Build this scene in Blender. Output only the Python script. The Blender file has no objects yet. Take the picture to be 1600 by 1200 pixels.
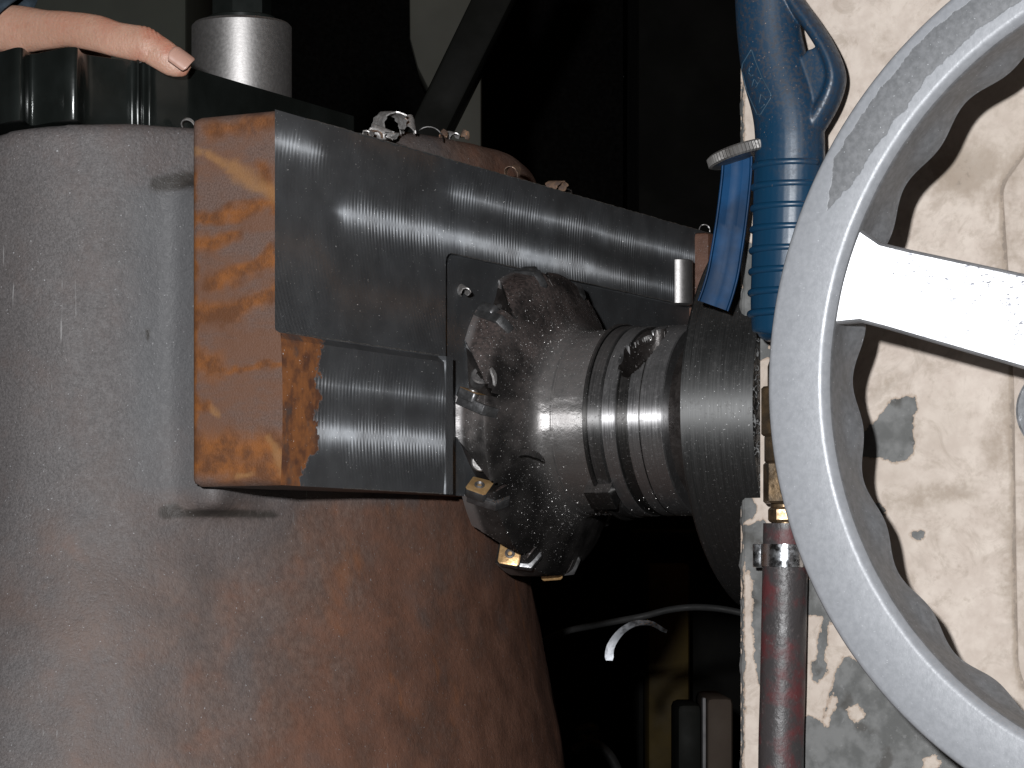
import bpy, bmesh, math, random
import numpy as np
from mathutils import Vector, Matrix, noise as mnoise
random.seed(7); rng = np.random.default_rng(7)
PI = math.pi
scn = bpy.context.scene; COL = scn.collection
# ------------------------------------------------------------------ camera (at the origin, level; x along the spindle, y away)
F, HV, TH = 4200.0, 900.0, math.radians(27.5)
c, s = math.cos(TH), math.sin(TH)
cam = bpy.data.cameras.new('camera'); camo = bpy.data.objects.new('camera', cam); COL.objects.link(camo)
cam.sensor_width = 36; cam.lens = F/1600*36; cam.shift_y = 300/1600; cam.clip_start = .05; cam.clip_end = 100
camo.location = (0, 0, 0); camo.rotation_euler = (PI/2, 0, TH); scn.camera = camo
def cs(X, Y, Z): return Vector((c*X-s*Y, s*X+c*Y, Z))            # camera-aligned metres -> world
# ------------------------------------------------------------------ world and lamps
w = bpy.data.worlds.new('World'); scn.world = w; w.use_nodes = True
bg = w.node_tree.nodes['Background']; bg.inputs[0].default_value = (1, .8, .62, 1); bg.inputs[1].default_value = .006
def lamp(name, loc, power, rad, col):
    l = bpy.data.lights.new(name, 'POINT'); l.energy = power; l.shadow_soft_size = rad; l.color = col
    o = bpy.data.objects.new(name, l); COL.objects.link(o); o.location = loc; return o
lamp('camera_flash', cs(-.12, 0.0, .13), 104, .019, (.985, .99, 1))
lamp('shop_lamp', cs(.75, .95, 1.9), 4.5, .10, (1, .42, .10))
scn.view_settings.view_transform = 'Standard'; scn.view_settings.look = 'None'
scn.view_settings.exposure = 0; scn.view_settings.gamma = 1; scn.view_settings.use_curve_mapping = False

# ------------------------------------------------------------------ pixels (of the 1600 px photograph) to points on known planes
def proj(x, y, z):
    X = c*x+s*y; Y = -s*x+c*y
    return 800+F*X/Y, HV-F*z/Y
def py(u, v, y):
    a = (u-800)/F; Y = y/(s*a+c); return cs(a*Y, Y, (HV-v)/F*Y)
def px(u, v, x):
    a = (u-800)/F; Y = x/(c*a-s); return cs(a*Y, Y, (HV-v)/F*Y)
def pY(u, v, Y): return cs((u-800)/F*Y, Y, (HV-v)/F*Y)

# ------------------------------------------------------------------ mesh helpers
def tag(o, label, cat, group=None, kind=None):
    if label: o['label'] = label
    if cat: o['category'] = cat
    if group: o['group'] = group
    if kind: o['kind'] = kind
    return o
def thing(name, loc, label, cat, group=None):
    o = bpy.data.objects.new(name, None); COL.objects.link(o); o.location = loc; o.empty_display_size = .02
    return tag(o, label, cat, group)
def link(name, me, mat, parent=None, smooth=None):
    if mat is not None:
        me.materials.clear(); me.materials.append(mat)
    if smooth is not None:
        me.polygons.foreach_set('use_smooth', [bool(smooth)]*len(me.polygons))
        if smooth is not True and smooth: me.set_sharp_from_angle(angle=math.radians(smooth))
    o = bpy.data.objects.new(name, me); COL.objects.link(o)
    if parent is not None:
        o.parent = parent
        chain = Matrix.Identity(4); p = parent
        m = Matrix.Translation(p.location) if p.parent is None else Matrix.Identity(4)
        o.matrix_parent_inverse = m.inverted() if p.parent is None else Matrix.Identity(4)
    return o
class MB:
    def __init__(self): self.v = []; self.f = []
    def add(self, v, f):
        n = len(self.v); self.v += [tuple(p) for p in v]; self.f += [tuple(i+n for i in q) for q in f]; return self
    def mesh(self, name='m'):
        me = bpy.data.meshes.new(name); me.from_pydata(self.v, [], self.f); me.update()
        bm = bmesh.new(); bm.from_mesh(me); bmesh.ops.recalc_face_normals(bm, faces=bm.faces); bm.to_mesh(me); bm.free()
        return me
    def build(self, name, mat, parent=None, smooth=30): return link(name, self.mesh(name), mat, parent, smooth)
    # --- primitives
    def loft(self, rings, cap=True, closed=False):
        n = len(rings[0]); v = [p for r in rings for p in r]; f = []
        m = len(rings)
        for i in range(m if closed else m-1):
            for j in range(n):
                a = i*n+j; b = i*n+(j+1) % n; k = ((i+1) % m)*n
                f.append((a, b, k+(j+1) % n, k+j))
        if cap and not closed: f += [tuple(range(n))[::-1], tuple((m-1)*n+j for j in range(n))]
        return self.add(v, f)
    def tube(self, pts, rad, n=16, up=(0, 0, 1), ratio=1.0, cap=True):
        pts = [Vector(p) for p in pts]; rings = []
        if not hasattr(rad, '__len__'): rad = [rad]*len(pts)
        for i, p in enumerate(pts):
            t = (pts[min(i+1, len(pts)-1)]-pts[max(i-1, 0)]).normalized()
            a = t.cross(Vector(up))
            if a.length < 1e-4: a = t.cross(Vector((1, 0, 0)))
            a.normalize(); b = a.cross(t).normalized()
            r = rad[i]; ra, rb = (r if hasattr(r, '__len__') else (r, r*ratio))
            rings.append([p+a*ra*math.cos(2*PI*j/n)+b*rb*math.sin(2*PI*j/n) for j in range(n)])
        return self.loft(rings, cap)
    def lathe(self, prof, o, ax, n=64, cap=True, closed=False, warp=None):
        o = Vector(o); ax = Vector(ax).normalized(); a = ax.orthogonal().normalized(); b = ax.cross(a)
        rings = []
        for (h, r) in prof:
            ring = []
            for j in range(n):
                t = 2*PI*j/n; hh, rr = (h, r) if warp is None else warp(h, r, t)
                ring.append(o+ax*hh+(a*math.cos(t)+b*math.sin(t))*rr)
            rings.append(ring)
        return self.loft(rings, cap, closed)
    def box(self, lo, hi, M=None):
        v = [Vector((x, y, z)) for x in (lo[0], hi[0]) for y in (lo[1], hi[1]) for z in (lo[2], hi[2])]
        if M is not None: v = [M@p for p in v]
        return self.add(v, [(0, 1, 3, 2), (4, 6, 7, 5), (0, 4, 5, 1), (2, 3, 7, 6), (0, 2, 6, 4), (1, 5, 7, 3)])
    def prism(self, poly, d):
        n = len(poly); poly = [Vector(p) for p in poly]; d = Vector(d)
        return self.add(poly+[p+d for p in poly], [tuple(range(n))[::-1], tuple(range(n, 2*n))] +
                        [(i, (i+1) % n, (i+1) % n+n, i+n) for i in range(n)])
def bevel(me, w, seg=2, ang=25):
    bm = bmesh.new(); bm.from_mesh(me)
    es = [e for e in bm.edges if len(e.link_faces) == 2 and e.calc_face_angle(0) > math.radians(ang)]
    bmesh.ops.bevel(bm, geom=es, offset=w, segments=seg, profile=.5, affect='EDGES', clamp_overlap=True)
    bm.to_mesh(me); bm.free(); return me
def remesh(me, voxel, smooth=6, fac=.5):
    o = bpy.data.objects.new('tmp', me); COL.objects.link(o)
    m = o.modifiers.new('r', 'REMESH'); m.mode = 'VOXEL'; m.voxel_size = voxel
    if smooth: m2 = o.modifiers.new('s', 'SMOOTH'); m2.factor = fac; m2.iterations = smooth
    dg = bpy.context.evaluated_depsgraph_get(); out = bpy.data.meshes.new_from_object(o.evaluated_get(dg))
    bpy.data.objects.remove(o); return out
def rounded(poly, r, seg=5):
    out = []; n = len(poly); poly = [Vector(p) for p in poly]
    for i in range(n):
        p = poly[i]; a = poly[i-1]-p; b = poly[(i+1) % n]-p
        rr = r[i] if hasattr(r, '__len__') else r
        rr = min(rr, a.length*.45, b.length*.45)
        A = p+a.normalized()*rr; B = p+b.normalized()*rr
        for k in range(seg+1):
            t = k/seg; out.append((1-t)**2*A+2*t*(1-t)*p+t*t*B)
    return out
def spline(pts, n):
    pts = [Vector(p) for p in pts]; out = []; m = len(pts)-1
    for i in range(n+1):
        t = i/n*m; k = min(int(t), m-1); t -= k
        p0, p1, p2, p3 = pts[max(k-1, 0)], pts[k], pts[k+1], pts[min(k+2, m)]
        out.append(.5*((2*p1)+(p2-p0)*t+(2*p0-5*p1+4*p2-p3)*t*t+(3*p1-p0-3*p2+p3)*t**3))
    return out
def lerp_list(a, n):
    x = np.linspace(0, len(a)-1, n+1); return list(np.interp(x, range(len(a)), a))

# ------------------------------------------------------------------ materials
class NT:
    def __init__(self, name):
        self.m = bpy.data.materials.new(name); self.m.use_nodes = True; self.t = self.m.node_tree
        self.b = self.t.nodes['Principled BSDF']; self.tc = self.t.nodes.new('ShaderNodeNewGeometry')
        self.pos = self.tc.outputs['Position']
    def n(self, ty, **k):
        nd = self.t.nodes.new(ty)
        for a, v in k.items(): setattr(nd, a, v)
        return nd
    def put(self, sock, v):
        if hasattr(v, 'is_output'): self.t.links.new(v, sock)
        elif hasattr(v, '__len__') and len(v) == 3 and sock.type == 'RGBA': sock.default_value = (*v, 1)
        else: sock.default_value = v
    def set(self, **k):
        for a, v in k.items(): self.put(self.b.inputs[a.replace('_', ' ')], v)
        return self
    def math(self, op, a, b=0, cl=False):
        nd = self.n('ShaderNodeMath', operation=op, use_clamp=cl); self.put(nd.inputs[0], a); self.put(nd.inputs[1], b); return nd.outputs[0]
    def noise(self, scale, detail=4, rough=.55, vec=None, dist=0, stretch=None):
        nd = self.n('ShaderNodeTexNoise'); v = vec or self.pos
        if stretch:
            mp = self.n('ShaderNodeMapping'); self.put(mp.inputs[0], v); mp.inputs['Scale'].default_value = stretch; v = mp.outputs[0]
        self.put(nd.inputs['Vector'], v); nd.inputs['Scale'].default_value = scale; nd.inputs['Detail'].default_value = detail
        nd.inputs['Roughness'].default_value = rough; nd.inputs['Distortion'].default_value = dist
        return nd.outputs['Fac']
    def ramp(self, v, a, b, lo=0.0, hi=1.0):
        nd = self.n('ShaderNodeMapRange', interpolation_type='SMOOTHSTEP'); self.put(nd.inputs[0], v)
        nd.inputs[1].default_value = a; nd.inputs[2].default_value = b; nd.inputs[3].default_value = lo; nd.inputs[4].default_value = hi
        return nd.outputs[0]
    def mix(self, f, a, b):
        nd = self.n('ShaderNodeMix', data_type='RGBA'); self.put(nd.inputs[0], f); self.put(nd.inputs[6], a); self.put(nd.inputs[7], b); return nd.outputs[2]
    def bump(self, h, strength=.3, dist=.001, nrm=None):
        nd = self.n('ShaderNodeBump'); nd.inputs['Strength'].default_value = strength; nd.inputs['Distance'].default_value = dist
        self.put(nd.inputs['Height'], h)
        if nrm: self.put(nd.inputs['Normal'], nrm)
        return nd.outputs[0]
    def attr(self, name): return self.n('ShaderNodeAttribute', attribute_name=name).outputs['Fac']
    def xyz(self):
        nd = self.n('ShaderNodeSeparateXYZ'); self.put(nd.inputs[0], self.pos); return nd.outputs
    def vor(self, scale, out='Distance', feature='F1'):
        nd = self.n('ShaderNodeTexVoronoi', feature=feature); self.put(nd.inputs['Vector'], self.pos); nd.inputs['Scale'].default_value = scale; return nd.outputs[out]

def simple(name, col, rough=.5, metal=0, col2=None, sc=60, bump=0, bsc=300, rv=.12):
    t = NT(name); n1 = t.noise(sc, 5)
    t.set(Base_Color=t.mix(t.ramp(n1, .35, .65), col, col2 or [x*.7 for x in col]), Metallic=metal,
          Roughness=t.ramp(t.noise(sc*2.3, 4), .3, .7, max(.04, rough-rv), min(1, rough+rv)))
    if bump: t.set(Normal=t.bump(t.noise(bsc, 4), bump, .001))
    if max(col) < .1 and rough >= .55: t.b.inputs['Specular IOR Level'].default_value = .15
    return t.m

def mat_casting():
    t = NT('cast_iron_skin'); x, y, z = t.xyz()
    n1 = t.noise(9, 5, .6, dist=.4); n2 = t.noise(55, 5, .6); n3 = t.noise(820, 3, .75); n4 = t.noise(260, 4, .65)
    grey = t.mix(t.ramp(n3, .35, .65), (.058, .053, .053), (.094, .086, .086))
    brown = t.mix(t.ramp(n4, .3, .7), (.092, .060, .048), (.138, .094, .076))
    red = t.mix(t.ramp(n2, .3, .7), (.090, .043, .028), (.145, .072, .048))
    # rust grows to the right (far along y) and downwards; patchy
    f = t.math('ADD', t.math('MULTIPLY', t.math('SUBTRACT', y, 1.15), 3.2), t.math('MULTIPLY', t.math('SUBTRACT', .06, z), 2.6))
    f = t.math('ADD', f, t.math('MULTIPLY', t.math('SUBTRACT', n1, .5), 1.5))
    col = t.mix(t.ramp(t.noise(30, 5, .7), .46, .66, 0, .38), grey, (.086, .064, .058))
    col = t.mix(t.ramp(f, -.12, .50), col, brown); col = t.mix(t.ramp(t.math('ADD', f, t.math('MULTIPLY', t.math('SUBTRACT', n2, .5), 1.2)), .15, .95), col, red)
    col = t.mix(t.ramp(t.noise(17, 4, .6), .54, .70, 0, .4), col, (.070, .062, .060))
    streak = t.math('MULTIPLY', t.ramp(t.noise(26, 4, .6, stretch=(1, 1, .45), dist=.6), .58, .70), t.ramp(f, .2, .7)); col = t.mix(t.math('MULTIPLY', streak, .55), col, (.21, .080, .030))
    pad = t.attr('pad'); col = t.mix(t.math('MULTIPLY', pad, .75), col, t.mix(n3, (.062, .064, .068), (.098, .10, .105)))
    crease_shade = t.attr('crease_shade'); col = t.mix(t.ramp(t.math('ADD', crease_shade, t.math('MULTIPLY', t.math('SUBTRACT', n2, .5), .5)), .1, .8, 0, .85), col, (.022, .019, .016))
    spk = t.ramp(t.noise(900, 2, .5), .70, .78); col = t.mix(spk, col, (.30, .30, .31))
    # long light scratches
    scr = t.ramp(t.noise(120, 2, .5, stretch=(4, 4, .16)), .70, .76); zone = t.ramp(t.noise(11, 2), .48, .62)
    col = t.mix(t.math('MULTIPLY', scr, zone), col, (.20, .195, .195))
    h = t.math('ADD', t.math('MULTIPLY', n3, .6), t.math('MULTIPLY', n4, 1.0))
    t.set(Base_Color=col, Roughness=t.ramp(n4, .3, .7, .52, .66), Metallic=.0, Normal=t.bump(h, .5, .0011))
    t.b.inputs['Specular IOR Level'].default_value = .42
    return t.m

def mat_milled(kz):
    """milled steel: tool marks run as arcs, so the gloss is stretched across them"""
    t = NT('milled_steel'); x, y, z = t.xyz(); rust = t.attr('rust'); kk = t.attr('tilt'); ph = t.attr('phase')
    n2 = t.noise(60, 5); n3 = t.noise(500, 3, .6); n5 = t.noise(25, 3)
    amp = t.ramp(n5, .42, .60, .05, 1.0)
    wv = t.math('SINE', t.math('MULTIPLY', ph, 2*PI/.0034)); wf = t.math('SINE', t.math('MULTIPLY', ph, 2*PI/.00115))
    h = t.math('ADD', t.math('MULTIPLY', t.math('MULTIPLY', wv, amp), .55), t.math('MULTIPLY', wf, .08)); h = t.math('ADD', h, t.math('MULTIPLY', n3, .30))
    cb = t.n('ShaderNodeCombineXYZ'); t.put(cb.inputs[1], 1.0); k2 = t.math('ADD', kk, t.math('MULTIPLY', t.math('MULTIPLY', wv, amp), .07)); k2 = t.math('ADD', k2, t.math('MULTIPLY', wf, .012)); k2 = t.math('ADD', k2, t.math('MULTIPLY', t.math('SUBTRACT', t.noise(700, 2, .5, stretch=(1, 1, .12)), .5), .10)); t.put(cb.inputs[2], t.math('MULTIPLY', k2, -1))
    rm = t.ramp(t.math('ADD', t.math('ADD', rust, t.math('MULTIPLY', t.math('SUBTRACT', n2, .5), 1.5)), t.math('MULTIPLY', t.math('SUBTRACT', t.noise(260, 4, .65), .5), 1.3)), -.06, .12)
    steel = t.mix(t.ramp(n2, .3, .7), (.135, .142, .152), (.180, .190, .202))
    smut = t.ramp(t.noise(14, 4), .35, .7); steel = t.mix(t.math('MULTIPLY', smut, .45), steel, (.085, .082, .08))
    r1 = t.mix(t.ramp(t.noise(110, 5), .35, .65), (.225, .080, .020), (.085, .030, .012)); r1 = t.mix(t.ramp(t.noise(45, 4), .55, .7), r1, (.06, .042, .036))
    spk = t.ramp(t.noise(1000, 1, .5), .74, .80)
    col = t.mix(rm, steel, r1); col = t.mix(spk, col, (.75, .75, .75))
    t.set(Base_Color=col, Metallic=t.math('SUBTRACT', .66, t.math('MULTIPLY', rm, .66)), Roughness=t.math('ADD', t.ramp(n2, .3, .7, .50, .56), t.math('MULTIPLY', rm, .4)),
          Anisotropic=t.math('MULTIPLY', t.math('SUBTRACT', 1, rm), 1.0), Tangent=cb.outputs[0], Normal=t.bump(h, .10, .0004))
    return t.m

def mat_rustface():
    t = NT('rusty_sawn_face'); o = t.attr('orange'); tan = t.attr('tan')
    n1 = t.noise(22, 5, .6, stretch=(1, 1, 2.6)); n2 = t.noise(90, 6, .68); n3 = t.noise(1000, 3, .75)
    base = t.mix(t.ramp(n3, .35, .65), (.082, .049, .037), (.130, .084, .068)); base = t.mix(t.ramp(n1, .42, .62, 0, .8), base, (.125, .058, .032))
    org = t.mix(t.ramp(n2, .35, .65), (.205, .070, .013), (.095, .034, .010))
    m = t.ramp(t.math('ADD', o, t.math('MULTIPLY', t.math('SUBTRACT', n2, .5), 2.3)), -.75, .80)
    col = t.mix(m, base, org); col = t.mix(t.ramp(t.math('ADD', tan, t.math('MULTIPLY', t.math('SUBTRACT', n2, .5), 1.6)), -.5, .9, 0, .7), col, (.25, .125, .045))
    dk = t.ramp(t.noise(34, 5, .65), .62, .74, 0, .7); col = t.mix(dk, col, (.05, .026, .02))
    t.set(Base_Color=col, Roughness=.62, Normal=t.bump(t.math('ADD', n3, n2), .5, .0008)); return t.m

def mat_cutter():
    t = NT('cutter_steel'); x, y, z = t.xyz(); n1 = t.noise(45, 5); n2 = t.noise(420, 3, .7)
    nz = t.n('ShaderNodeSeparateXYZ'); t.put(nz.inputs[0], t.tc.outputs['Normal'])
    band = t.ramp(x, -.7205, -.7165, 1, 0)
    dust = t.math('MULTIPLY', t.ramp(t.math('ADD', nz.outputs[2], t.math('MULTIPLY', t.math('SUBTRACT', n1, .5), 1.2)), -.25, .75), t.ramp(n2, .2, .55, .4, 1))
    st = t.mix(t.ramp(n1, .35, .65), (.055, .052, .051), (.105, .098, .095)); st = t.mix(band, st, (.45, .44, .44))
    hub = t.ramp(x, -.694, -.684); st = t.mix(hub, st, (.34, .33, .325))
    dust2 = t.math('MULTIPLY', dust, t.math('SUBTRACT', .85, t.math('MULTIPLY', hub, .25)))
    col = t.mix(dust2, st, t.mix(t.ramp(n2, .4, .6), (.042, .028, .025), (.088, .063, .057)))
    spk = t.ramp(t.noise(1100, 1), .70, .77); col = t.mix(spk, col, (.6, .6, .6))
    rg = t.math('ADD', t.ramp(n1, .3, .7, .34, .5), t.math('MULTIPLY', dust2, .25)); rg = t.math('SUBTRACT', rg, t.math('MULTIPLY', hub, .04))
    t.set(Base_Color=col, Metallic=t.math('SUBTRACT', .9, t.math('MULTIPLY', dust2, .75)), Roughness=t.math('SUBTRACT', rg, t.math('MULTIPLY', band, .12)),
          Normal=t.bump(n2, .25, .0006), Anisotropic=t.math('MULTIPLY', t.math('MAXIMUM', hub, band), .9))
    cb = t.n('ShaderNodeCombineXYZ'); t.put(cb.inputs[0], 1.0); t.set(Tangent=cb.outputs[0]); return t.m

def mat_turned(name, a, b, rough=.28, dusty=.6, ring=900):
    """turned steel: fine rings round the spindle axis"""
    t = NT(name); x, y, z = t.xyz(); n1 = t.noise(50, 5); n2 = t.noise(430, 3, .7)
    rings = t.noise(ring, 3, .6, stretch=(1, .012, .012)); nz = t.n('ShaderNodeSeparateXYZ'); t.put(nz.inputs[0], t.tc.outputs['Normal'])
    d = t.math('MULTIPLY', t.math('MULTIPLY', t.ramp(t.math('ADD', nz.outputs[2], t.math('SUBTRACT', n1, .5)), .0, .9), dusty), t.ramp(n2, .2, .55, .4, 1))
    d = t.math('ADD', d, t.math('MULTIPLY', t.ramp(n2, .56, .66), .35*dusty))
    col = t.mix(t.ramp(rings, .35, .65), a, b); col = t.mix(d, col, (.062, .046, .042))
    spk = t.ramp(t.noise(1100, 1), .72, .78); col = t.mix(spk, col, (.6, .6, .6))
    t.set(Base_Color=col, Metallic=t.math('SUBTRACT', .92, t.math('MULTIPLY', d, .7)), Roughness=t.math('ADD', t.ramp(rings, .3, .7, rough-.06, rough+.08), t.math('MULTIPLY', d, .3)),
          Normal=t.bump(rings, .04, .0002), Anisotropic=t.math('SUBTRACT', .97, t.math('MULTIPLY', d, .8)))
    cb = t.n('ShaderNodeCombineXYZ'); t.put(cb.inputs[0], 1.0); t.set(Tangent=cb.outputs[0]); return t.m

def mat_paint():
    t = NT('cream_machine_paint'); ch = t.attr('chip'); dk = t.attr('grime')
    n1 = t.noise(26, 6, .62, dist=.3); n2 = t.noise(95, 5, .6); n3 = t.noise(330, 4, .6); n4 = t.noise(55, 4, .5)
    cream = t.mix(t.ramp(n2, .3, .7), (.475, .405, .352), (.56, .49, .43))
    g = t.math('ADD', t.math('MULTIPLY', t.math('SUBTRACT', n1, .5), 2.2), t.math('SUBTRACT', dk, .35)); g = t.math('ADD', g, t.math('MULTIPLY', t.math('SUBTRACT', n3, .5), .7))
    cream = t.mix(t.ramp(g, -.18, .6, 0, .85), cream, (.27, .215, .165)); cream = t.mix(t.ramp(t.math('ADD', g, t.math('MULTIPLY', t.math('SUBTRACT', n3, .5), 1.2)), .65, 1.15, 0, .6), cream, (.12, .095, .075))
    # scuffs: round thin worn rings
    cream = t.mix(t.ramp(t.noise(150, 5, .7), .54, .72, 0, .5), cream, (.33, .27, .22)); cream = t.mix(t.ramp(t.noise(42, 7, .72, dist=1.6), .50, .66, 0, .45), cream, (.30, .245, .195)); cream = t.mix(t.ramp(t.noise(16, 6, .7, dist=2.2), .56, .62, 0, .30), cream, (.34, .29, .245)); cream = t.mix(t.ramp(t.noise(9, 4, .6), .45, .65, 0, .35), cream, (.40, .34, .285))
    m0 = t.math('ADD', ch, t.math('MULTIPLY', t.math('SUBTRACT', n2, .5), 1.25)); m0 = t.math('ADD', m0, t.math('MULTIPLY', t.math('SUBTRACT', n3, .5), .85))
    pin = t.math('ADD', t.math('MULTIPLY', t.math('SUBTRACT', n4, .755), 7), t.math('MULTIPLY', t.math('SUBTRACT', n3, .5), .5))
    m0 = t.math('MAXIMUM', m0, pin); m = t.ramp(m0, -.015, .015)
    iron = t.mix(t.ramp(n2, .35, .65), (.095, .097, .095), (.15, .152, .15)); iron = t.mix(t.ramp(n4, .56, .66, 0, .8), iron, (.05, .047, .042)); iron = t.mix(t.ramp(n3, .62, .7, 0, .4), iron, (.22, .22, .22))
    edge = t.math('MULTIPLY', t.ramp(m0, -.28, -.02), t.math('SUBTRACT', 1, m)); cream = t.mix(t.math('MULTIPLY', edge, .55), cream, (.25, .17, .11))
    h = t.math('SUBTRACT', t.math('MULTIPLY', n2, .25), m)
    t.set(Base_Color=t.mix(m, cream, iron), Roughness=t.math('ADD', t.ramp(n2, .3, .7, .38, .55), t.math('MULTIPLY', m, .02)), Normal=t.bump(h, .5, .0007)); return t.m

def mat_wheel():
    t = NT('grey_enamel_wheel'); wr = t.attr('worn'); n1 = t.noise(70, 5, .6); n2 = t.noise(300, 4, .6); n3 = t.noise(900, 2)
    m = t.ramp(t.math('ADD', wr, t.math('MULTIPLY', t.math('SUBTRACT', n1, .5), 1.2)), -.03, .05)
    a = t.mix(t.ramp(n2, .3, .7), (.262, .273, .293), (.305, .316, .338)); b = t.mix(t.ramp(n2, .3, .7), (.125, .13, .137), (.18, .185, .195))
    col = t.mix(m, a, b); col = t.mix(t.ramp(n3, .70, .76), col, (.48, .5, .52)); col = t.mix(t.ramp(n1, .68, .74, 0, .5), col, (.2, .205, .22))
    t.set(Base_Color=col, Metallic=.10, Roughness=t.math('ADD', t.ramp(n1, .3, .7, .36, .46), t.math('MULTIPLY', m, .1)), Normal=t.bump(t.math('ADD', n2, t.math('MULTIPLY', m, -1)), .22, .0006)); return t.m

def mat_spoke():
    t = NT('polished_spoke'); n1 = t.noise(330, 4, .7, stretch=(1, 1, 2)); n2 = t.noise(40, 4); 
    pit = t.math('MULTIPLY', t.ramp(n1, .56, .62), t.ramp(n2, .48, .62))
    big = t.noise(28, 4, .6); sc = t.noise(700, 3, .7, stretch=(.25, 1, 1))
    col = t.mix(t.ramp(big, .35, .65), (.34, .345, .36), (.42, .425, .44)); col = t.mix(pit, col, (.22, .225, .25)); col = t.mix(t.ramp(sc, .55, .75, 0, .35), col, (.25, .255, .27))
    t.set(Base_Color=col, Metallic=.8, Roughness=t.math('ADD', t.ramp(big, .3, .7, .42, .54), t.math('MULTIPLY', pit, .15)), Normal=t.bump(t.math('ADD', n1, sc), .22, .0006)); return t.m

def mat_blue():
    t = NT('blue_plastic'); n1 = t.noise(40, 4); n2 = t.noise(500, 3, .7); z = t.xyz()[2]
    up = t.ramp(z, .175, .25); dust = t.math('MULTIPLY', t.ramp(t.math('ADD', t.math('MULTIPLY', n1, .8), t.math('MULTIPLY', up, .35)), .42, .75), t.ramp(n2, .45, .6, .25, 1))
    spk = t.math('MULTIPLY', t.ramp(t.noise(1000, 1), .73, .78), up)
    col = t.mix(t.math('MULTIPLY', dust, .75), (.0030, .030, .068), (.024, .025, .032)); col = t.mix(spk, col, (.26, .20, .17))
    t.set(Base_Color=col, Roughness=t.math('ADD', .36, t.math('MULTIPLY', dust, .25)), Normal=t.bump(n2, .08, .0004)); return t.m

def mat_hose():
    t = NT('oily_red_hose'); n1 = t.noise(60, 5, .6); n2 = t.noise(350, 4, .6)
    col = t.mix(t.ramp(n1, .46, .66), (.040, .036, .037), (.085, .020, .022)); col = t.mix(t.ramp(n2, .6, .7, 0, .5), col, (.10, .085, .085))
    t.set(Base_Color=col, Roughness=t.ramp(n1, .3, .7, .38, .58), Normal=t.bump(t.math('ADD', n2, n1), .4, .001)); return t.m

def mat_skin():
    t = NT('skin'); n1 = t.noise(60, 5); n2 = t.noise(700, 3); red = t.attr('red')
    col = t.mix(t.ramp(n1, .3, .7), (.36, .205, .145), (.42, .245, .18)); col = t.mix(red, col, (.33, .095, .055))
    wr = t.noise(420, 4, .6, stretch=(1, 1, .4)); col = t.mix(t.ramp(t.noise(170, 4, .6), .5, .7, 0, .35), col, (.34, .15, .10)); col = t.mix(t.ramp(t.noise(90, 5, .7), .60, .72, 0, .4), col, (.20, .115, .085))
    t.set(Base_Color=col, Roughness=.46, Normal=t.bump(t.math('ADD', n2, t.math('MULTIPLY', wr, 1.4)), .42, .0007), Subsurface_Weight=.18, Subsurface_Scale=.004)
    t.b.inputs['Subsurface Radius'].default_value = (1, .35, .2); return t.m

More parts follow.
